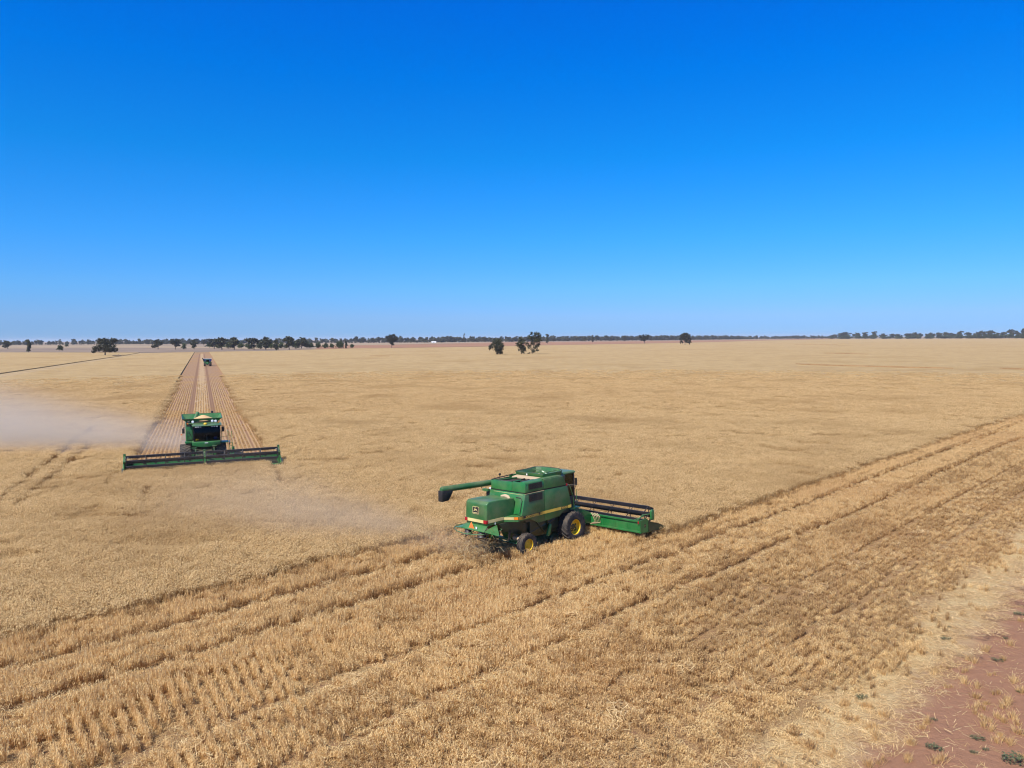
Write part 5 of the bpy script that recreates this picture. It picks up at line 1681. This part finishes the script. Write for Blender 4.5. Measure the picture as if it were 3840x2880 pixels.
custom_tree(1469, 1304, 52, [(-6, 44, 9, 6), (6, 46, 9, 6), (-15, 40, 8, 6), (15, 38, 9, 6), (-12, 30, 8, 7), (8, 30, 11, 8), (-2, 34, 12, 9), (0, 20, 8, 7), (20, 34, 6, 5), (6, 13, 5, 5)],
            'upright lone gum with a fan-shaped crown before the red ploughed paddock', 'leaf_dark', 6500, .50, .2, .35, 12, group=GP)
custom_tree(2569, 1294, 48, [(0, 42, 10, 5), (-8, 36, 11, 7), (9, 36, 11, 7), (-16, 24, 6, 8), (16, 22, 7, 9), (0, 26, 14, 9), (-14, 12, 6, 7), (18, 10, 6, 6), (6, 14, 9, 6)],
            'round drooping gum at the far barley edge, skirts nearly touching the ground', 'leaf_dark', 5200, .62, .3, .4, 13, group=GP)
# left and centre: individual trees
one = [
    ('gum', 0, 30, 1308, 30, 46, 'hazy grey gum at the left edge in front of the woodland', None),
    ('upright', 0, 108, 1322, 49, 34, 'thin tall gum near the left edge, bare trunk showing against the pasture', None),
    ('bush', 0, 224, 1315, 24, 30, 'small round bright green tree left of the big spreading tree', None),
    ('bush', 1, 251, 1300, 13, 18, 'tiny green bush just behind the small round tree', None),
    ('gum', 1, 593, 1309, 37, 45, 'domed gum standing alone between the spreading tree and the cut strip', None),
    ('flat', 0, 657, 1310, 42, 44, 'wide-topped gum left of the head of the cut strip', None),
    ('bush', 2, 689, 1309, 24, 24, 'low dark tree touching the wide-topped gum on its right', None),
    ('gum', 2, 728, 1309, 36, 36, 'dark domed gum right behind the head of the cut strip', None),
    ('spindly', 0, 765, 1298, 26, 22, 'slender far gum just right of the head of the cut strip', None),
]
for kind, v, x, y, h, w, lab, gr in one: px_tree(kind, v, x, y, h, w, lab, gr or 'scattered trees in the left pasture')
clump = [
    ('flat', 1, 803, 1308, 40, 40, 'first tall dark gum at the left end of the grove'), ('gum', 0, 833, 1311, 45, 54, 'broad dark gum near the left end of the grove'),
    ('gum', 1, 878, 1311, 45, 52, 'broad gum in the left half of the grove with a thick trunk'), ('bush', 0, 926, 1304, 18, 28, 'light green bush under the tall trees of the grove'),
    ('flat', 2, 952, 1311, 44, 50, 'flat-topped gum left of the greenest tree of the grove'), ('gum', 2, 997, 1311, 47, 50, 'greenest tall tree near the middle of the grove'),
    ('upright', 1, 1036, 1313, 38, 34, 'slim gum leaning at the middle of the grove in front'), ('gum', 0, 1085, 1311, 49, 54, 'tall round gum standing clear right of the grove centre'),
    ('gum', 1, 1130, 1306, 40, 50, 'second tall gum right of the grove centre'),
]
for kind, v, x, y, h, w, lab in clump: px_tree(kind, v, x, y, h * 1.04, w * 1.15, lab, 'grove of trees behind the barley at left centre')
for i, (x, y, h, w) in enumerate([(785, 1303, 22, 40), (818, 1305, 24, 44), (856, 1306, 26, 44), (905, 1306, 24, 40), (935, 1309, 26, 36), (975, 1307, 30, 44), (1017, 1308, 28, 40), (1055, 1306, 24, 40), (1108, 1306, 30, 44), (1150, 1305, 28, 40)]):
    px_tree('bush', i % 3, x, y, h, w, 'low dark understorey tree filling the gaps of the grove', 'understorey trees of the grove')
shr = [(1166, 22, 36, 'dark_'), (1194, 25, 30, ''), (1222, 20, 30, ''), (1243, 20, 24, ''), (1270, 28, 34, '')]
for i, (x, h, w, _) in enumerate(shr):
    px_tree('bush', i % 3, x, 1305.5, h, w, 'low dark shrub in the hedge-like row right of the grove', 'row of low shrubs right of the grove', cat='shrub', name='shrub')
px_tree('bush', 0, 1278, 1306, 31, 28, 'dense rounded dark tree near the right end of the shrub row', 'row of low shrubs right of the grove')
px_tree('upright', 2, 1299, 1306, 27, 20, 'pale thin-crowned tree between the dense dark tree and the last green shrub', 'row of low shrubs right of the grove')
px_tree('bush', 1, 1320, 1304, 15, 22, 'last small light green shrub of the row, nearest the red paddock', 'row of low shrubs right of the grove', cat='shrub', name='shrub')
more = [
    ('spindly', 1, 1337, 1286, 17, 16, 'small lone gum on the pale paddock right of the shrub row'),
    ('gum', 2, 1502, 1284, 25, 22, 'rounded gum close behind the upright lone gum'),
    ('spindly', 2, 1741, 1283, 34, 20, 'tall spindly pine rising above the far woodland left of the three mid-field trees'),
    ('upright', 0, 2053, 1288, 36, 27, 'dark upright gum just right of the three mid-field trees'),
    ('gum', 1, 2195, 1281, 18, 22, 'faint wide gum in front of the woodland left of the dark narrow one'),
    ('upright', 1, 2222, 1283, 27, 19, 'narrow dark tree on the red paddock before the woodland'),
    ('gum', 0, 2341, 1280, 22, 22, 'domed tree in the woodland edge left of the vase-shaped gum'),
    ('flat', 0, 2418, 1288, 36, 40, 'vase-shaped gum with a spreading top on the red paddock edge'),
]
for kind, v, x, y, h, w, lab in more: px_tree(kind, v, x, y, h, w, lab, 'scattered trees before the far woodland')
# the wood on the right horizon: trees side by side
rw = random.Random(77)
lab0 = 'dark grey-green gum packed in the dense wood on the right horizon'
tops = [(3128, 17, 26), (3150, 20, 40), (3172, 25, 46), (3210, 22, 40), (3243, 24, 42), (3278, 27, 38), (3312, 19, 36), (3345, 18, 30), (3365, 17, 40), (3400, 19, 34),
        (3408, 20, 32), (3430, 23, 36), (3452, 20, 26), (3475, 17, 24), (3491, 22, 34), (3518, 22, 34), (3543, 24, 34), (3568, 22, 34), (3600, 27, 44), (3631, 23, 38),
        (3662, 24, 34), (3672, 27, 40), (3690, 26, 36), (3712, 30, 42), (3740, 21, 30), (3762, 24, 34), (3794, 34, 42), (3815, 25, 28), (3832, 35, 34), (3858, 30, 40), (3890, 28, 40)]
for i, (x, h, w) in enumerate(tops):
    px_tree(rw.choice(['gum', 'gum', 'flat', 'upright']), rw.randrange(3), x, 1270.6 - (x - 3128) * .0020, h + 1, w, lab0, 'trees of the wood on the right horizon')
    if True:
        px_tree('bush', rw.randrange(3), x + rw.uniform(-12, 12), 1270.9 - (x - 3128) * .0020, h * .62, w * 1.15, 'low bushy undergrowth tree at the foot of the right-hand wood', 'undergrowth trees of the right wood')


# far woodland: one continuous dark belt of trees along the horizon
def woodland():
    r = np.random.default_rng(5)
    base = [PROTO['gum', 0], PROTO['gum', 1], PROTO['upright', 0], PROTO['bush', 0]]
    crowns = []
    for me, _ in base:
        co = np.zeros(len(me.vertices) * 3); me.vertices.foreach_get('co', co); co = co.reshape(-1, 4, 3)
        crowns.append(co)
    V, T = [], []
    def row(pts, h0, h1, step, depth, keep=1.0, drop=8):
        for (x0, y0), (x1, y1) in zip(pts[:-1], pts[1:]):
            A, B = g(x0, y0), g(x1, y1); n = max(1, int((B - A).length / step))
            for i in range(n):
                if r.random() > keep: continue
                P = A.lerp(B, (i + r.random()) / n); k = r.integers(0, 4)
                dirv = Vector((P.x, P.y, 0)).normalized() * r.uniform(0, depth)
                h = r.uniform(h0, h1); w = h * r.uniform(.9, 1.5)
                co = crowns[k][r.random(len(crowns[k])) < 1 / drop * .55]
                c = co.mean(1, keepdims=True)
                co = c + (co - c) * 3.2
                a = r.uniform(0, 6.28); ca, sa = math.cos(a), math.sin(a)
                q = np.empty_like(co)
                q[..., 0] = P.x + dirv.x + (co[..., 0] * ca - co[..., 1] * sa) * w
                q[..., 1] = P.y + dirv.y + (co[..., 0] * sa + co[..., 1] * ca) * w
                q[..., 2] = co[..., 2] * h
                V.append(q.reshape(-1, 3)); T.append(np.clip(r.normal(.4, .2, len(q)), 0, 1))
    line = [(-260, 1297.5), (0, 1295.5), (430, 1291.5), (760, 1291), (1000, 1288), (1340, 1286.5), (1640, 1284.5), (1900, 1281.8), (2200, 1278.2), (2423, 1276.8), (2700, 1273.6), (2840, 1271.8), (3140, 1269.6)]
    row(line, 7, 16, 10, 60); row(line, 9, 18, 15, 160)
    row([(1330, 1286.5), (1640, 1284.5), (1900, 1281.8), (2423, 1276.8), (2600, 1275)], 14, 19, 12, 40)
    row([(1900, 1281.8), (2423, 1276.8), (2790, 1272.6)], 14, 20, 22, 40)
    # undergrowth fills the foot of the belt
    row(line, 4, 7, 8, 20, drop=12)
    V = np.concatenate(V); T = np.concatenate(T)
    n = len(V) // 4
    me = bpy.data.meshes.new('woodland')
    me.vertices.add(len(V)); me.vertices.foreach_set('co', V.astype(np.float32).ravel())
    me.loops.add(len(V)); me.loops.foreach_set('vertex_index', np.arange(len(V), dtype=np.int32))
    me.polygons.add(n); me.polygons.foreach_set('loop_start', np.arange(n, dtype=np.int32) * 4); me.polygons.foreach_set('loop_total', np.full(n, 4, np.int32))
    me.update(); me.validate()
    at = me.attributes.new('tint', 'FLOAT', 'FACE'); at.data.foreach_set('value', T.astype(np.float32))
    me.materials.append(M['leaf_far'])
    o = bpy.data.objects.new('woodland', me); COL.objects.link(o)
    tag(o, 'long dark belt of far woodland along the whole horizon', None, None, 'stuff')
    print('woodland', n)


woodland()


# ================================================================== farm sheds far off
def shed(px, py, wpx, hpx, label, name='farm_shed'):
    P = g(px, py); k = P.y / F; w, h = wpx * k, hpx * k
    root = empty(name, (P.x, P.y, -.3), (0, 0, R(8)))
    tag(root, label, 'shed', 'white farm sheds by the far woodland')
    b = MB(); b.box(-w / 2, w / 2, 0, w * .6, 0, h * .70); b.build('wall', 'shed', root)
    r_ = MB(); r_.prism([(-.25, h * .70), (w * .3, h), (w * .6 + .25, h * .70), (w * .6 + .25, h * .66), (w * .3, h * .95), (-.25, h * .66)], 'x', -w / 2 - .3, w / 2 + .3); r_.build('roof', 'shed', root)
    d = MB(); d.box(-w * .2, w * .12, -.06, 0.0, 0, h * .55); d.build('door', 'shed_roof', root)


shed(1627, 1285.5, 17, 6, 'larger white farm shed at the foot of the far woodland')
shed(1719, 1283.6, 11, 3.5, 'smaller low white farm shed right of the larger one')
# dark log by the track
P = g(439, 1336, .0); k = P.y / F
lg_ = empty('fallen_log', (P.x, P.y, .0), (0, 0, .2))
tag(lg_, 'low dark fallen log beside the pale track right of the spreading tree', 'log')
mb = MB(); mb.tube([(-3.2, 0, .45), (-1, .2, .75), (1.5, 0, .65), (3.4, -.3, .4)], [.35, .5, .45, .2], 9); mb.build('trunk', 'bark', lg_)
mb = MB(); mb.tube([(.5, 0, .8), (1.2, .5, 1.5), (1.4, .8, 1.9)], [.15, .1, .04], 6); mb.tube([(-1, .1, .8), (-1.8, -.4, 1.3)], [.14, .04], 6); mb.build('branch', 'bark', lg_)

# ================================================================== green weeds on the bare soil
def weed_mesh(seed, n=90, rad=.26, h=.13):
    q = random.Random(seed); segs = []
    for _ in range(n):
        r_ = rad * math.sqrt(q.random()); a = q.uniform(0, 6.28)
        x, y, z = r_ * math.cos(a), r_ * math.sin(a) * .7, q.uniform(.02, h)
        b = q.uniform(0, 6.28); l = q.uniform(.02, .05)
        segs.append(([(x - math.cos(b) * l, y - math.sin(b) * l, z), (x, y, z + .012), (x + math.cos(b) * l, y + math.sin(b) * l, z - .01)], [.004, .016, .004],
                     (-math.sin(b), math.cos(b), q.uniform(-.4, .4)), q.random()))
    return strips_mesh('weed', segs, 'weed')


WM = [weed_mesh(i) for i in range(4)]
WP = [(3545, 2398, 1.0, 'grey-green weed alone high in the pale straw band'), (3822, 2305, 1.2, 'green weed at the right edge, topmost on the red soil'),
      (3740, 2478, 1.0, 'dark green weed on the red soil beside the straw band'), (3230, 2618, 1.1, 'flat grey-green weed low in the pale straw band'),
      (3825, 2595, .7, 'tiny green weed at the right edge beside the tall tan tufts'), (3505, 2808, 1.2, 'straggling green weed on the red soil near the bottom'),
      (3666, 2772, 1.0, 'grey-green weed on open red soil below the tan tufts'), (3650, 2822, .6, 'small weed left of the smallest pair near the bottom'),
      (3696, 2812, .55, 'small weed right of its small neighbour near the bottom'), (3815, 2858, 2.0, 'largest bushy green weed in the bottom right corner'),
      (3770, 2395, .6, 'faint small weed on red soil under the topmost one'), (3120, 2535, .8, 'dull weed among brown stubble left of the straw band'),
      (3500, 2700, .6, 'small dull weed among tan tufts where straw meets soil'), (3560, 2352, .5, 'tiny weed just above the lone weed of the straw band')]
for i, (x, y, s, lab) in enumerate(WP):
    o = bpy.data.objects.new('weed', WM[i % 4]); COL.objects.link(o)
    v = g(x, y); o.location = (v.x, v.y, .0); s *= .78; o.scale = (s, s, s); o.rotation_euler = (0, 0, random.uniform(-.5, .5))
    tag(o, lab, 'weed', 'green weeds along the soil edge')

# ================================================================== straw thrown out behind the near harvester
def thrown_straw():
    q = random.Random(21); segs = []
    for _ in range(1500):
        u = q.random() ** .8
        x = -5.6 - 2.4 * u + q.gauss(0, .25); y = q.gauss(0.1, .65 + .75 * u); z = 1.35 - 1.15 * u * u + q.gauss(0, .22)
        if z < .05: z = q.uniform(.05, .5)
        a = q.uniform(0, 6.28); e = q.uniform(-.9, .9); l = q.uniform(.07, .20)
        d = Vector((math.cos(a) * math.cos(e), math.sin(a) * math.cos(e), math.sin(e))) * l
        sd = d.cross(Vector((q.gauss(0, 1), q.gauss(0, 1), q.gauss(0, 1)))).normalized()
        p = Vector((x, y, z))
        segs.append(([tuple(p - d), tuple(p + d * .2 + Vector((0, 0, .02))), tuple(p + d)], [.007, .007, .005], tuple(sd), q.random()))
    me = strips_mesh('thrown_straw', segs, 'chopped')
    o = bpy.data.objects.new('thrown_straw', me); COL.objects.link(o)
    o.location = NEAR_O; o.rotation_euler = (0, 0, R(45))
    tag(o, 'chopped straw flying out behind the near harvester', None, None, 'stuff')


thrown_straw()


# ================================================================== dust and air
def dust_plume(name, label, origin, direc, length, r0, r1, h0, h1, dens, color, seed=0.0, fade=(0.03, 0.45, 1.0), lift=0.0, scale=.16):
    """half-elliptical plume growing downwind; local X = wind, density falls to nothing at its skin"""
    mb = MB(); N_, K = 16, 14
    rings = []
    for i in range(N_ + 1):
        u = i / N_
        a, b = r0 + (r1 - r0) * u, h0 + (h1 - h0) * u
        rings.append([(u * length, a * math.cos(math.pi * k / K), lift * u + b * math.sin(math.pi * k / K) + .02) for k in range(K + 1)])
    mb.loft(rings)
    m, nt, out = new_mat(name + '_air')
    N = NT(nt)
    o = N.obj(); X = N.xyz(o)
    u = N.math('DIVIDE', X[0], length)
    A = N.math('MULTIPLY_ADD', u, r1 - r0, r0); B = N.math('MULTIPLY_ADD', u, h1 - h0, h0)
    ry = N.math('DIVIDE', X[1], A); rz = N.math('DIVIDE', N.math('SUBTRACT', X[2], N.math('MULTIPLY', u, lift)), B)
    r2 = N.math('ADD', N.math('MULTIPLY', ry, ry), N.math('MULTIPLY', rz, rz))
    n = N.noise(N.vmul(o, (.6, 1, 1.3)), scale, 4, .6, .6)
    fall = N.math('SUBTRACT', 1.0, N.math('ADD', r2, N.math('MULTIPLY', N.math('SUBTRACT', n, .5), .9)), clamp=True)
    fall = N.math('POWER', fall, 2.6)
    ends = N.math('MULTIPLY', N.sstep(u, 0.0, fade[0]), N.math('SUBTRACT', 1.0, N.math('MULTIPLY', N.sstep(u, fade[1], fade[2]), .75), clamp=True))
    d = N.math('MULTIPLY', N.math('MULTIPLY', fall, ends), N.math('MULTIPLY', N.sstep(n, .30, .64), dens))
    # thicker where it has just been raised
    d = N.math('MULTIPLY', d, N.math('DIVIDE', 1.0, N.math('ADD', .35, u)))
    pv = N.n('ShaderNodeVolumePrincipled')
    pv.inputs['Color'].default_value = (*color, 1); pv.inputs['Anisotropy'].default_value = 0.15
    N.l(d, pv.inputs['Density'])
    N.l(pv.outputs[0], out.inputs['Volume'])
    M[name] = m
    ob = mb.build(name, name)
    ob.location = origin
    ob.rotation_euler = (0, 0, math.atan2(direc[1], direc[0]))
    return tag(ob, label, None, None, 'stuff')


fw = Vector((math.sin(R(156)), math.cos(R(156)), 0)); FO = FAR_HEAD - fw * 3.4
o0 = FO - fw * 6.0 - Vector((fw.y, -fw.x, 0)) * 0.0
dust_plume('dust_cloud', 'grey dust drifting left across the barley from the far harvester', (o0.x + 2.0, o0.y + 2.0, .1), (-1.0, .16), 75, 2.8, 31.0, 2.8, 20.0, .15,
           (.92, .82, .70), fade=(.02, .5, 1.0), scale=.11)
no = NEAR_O + Vector((math.sin(R(45)), math.cos(R(45)), 0)) * -6.6
dust_plume('dust_cloud', 'thin brownish dust behind the near harvester', (no.x + 1.0, no.y, .1), (-1.0, .50), 24, 1.4, 9.0, 1.4, 7.5, .17, (.92, .79, .62), fade=(.03, .25, 1.0), scale=.2)

# the air itself: one even, very thin haze over the whole plain
def haze(dens):
    mb = MB(); mb.box(-15800, 15800, -15800, 15800, -1.4, 42)
    m, nt, out = new_mat('air'); N = NT(nt)
    pv = N.n('ShaderNodeVolumePrincipled'); pv.inputs['Color'].default_value = (.78, .86, 1.0, 1); pv.inputs['Density'].default_value = dens
    pv.inputs['Anisotropy'].default_value = 0.1
    N.l(pv.outputs[0], out.inputs['Volume'])
    M['haze'] = m
    tag(mb.build('haze', 'haze'), 'thin pale haze in the air over the plain', None, None, 'stuff')


haze(0.00005)
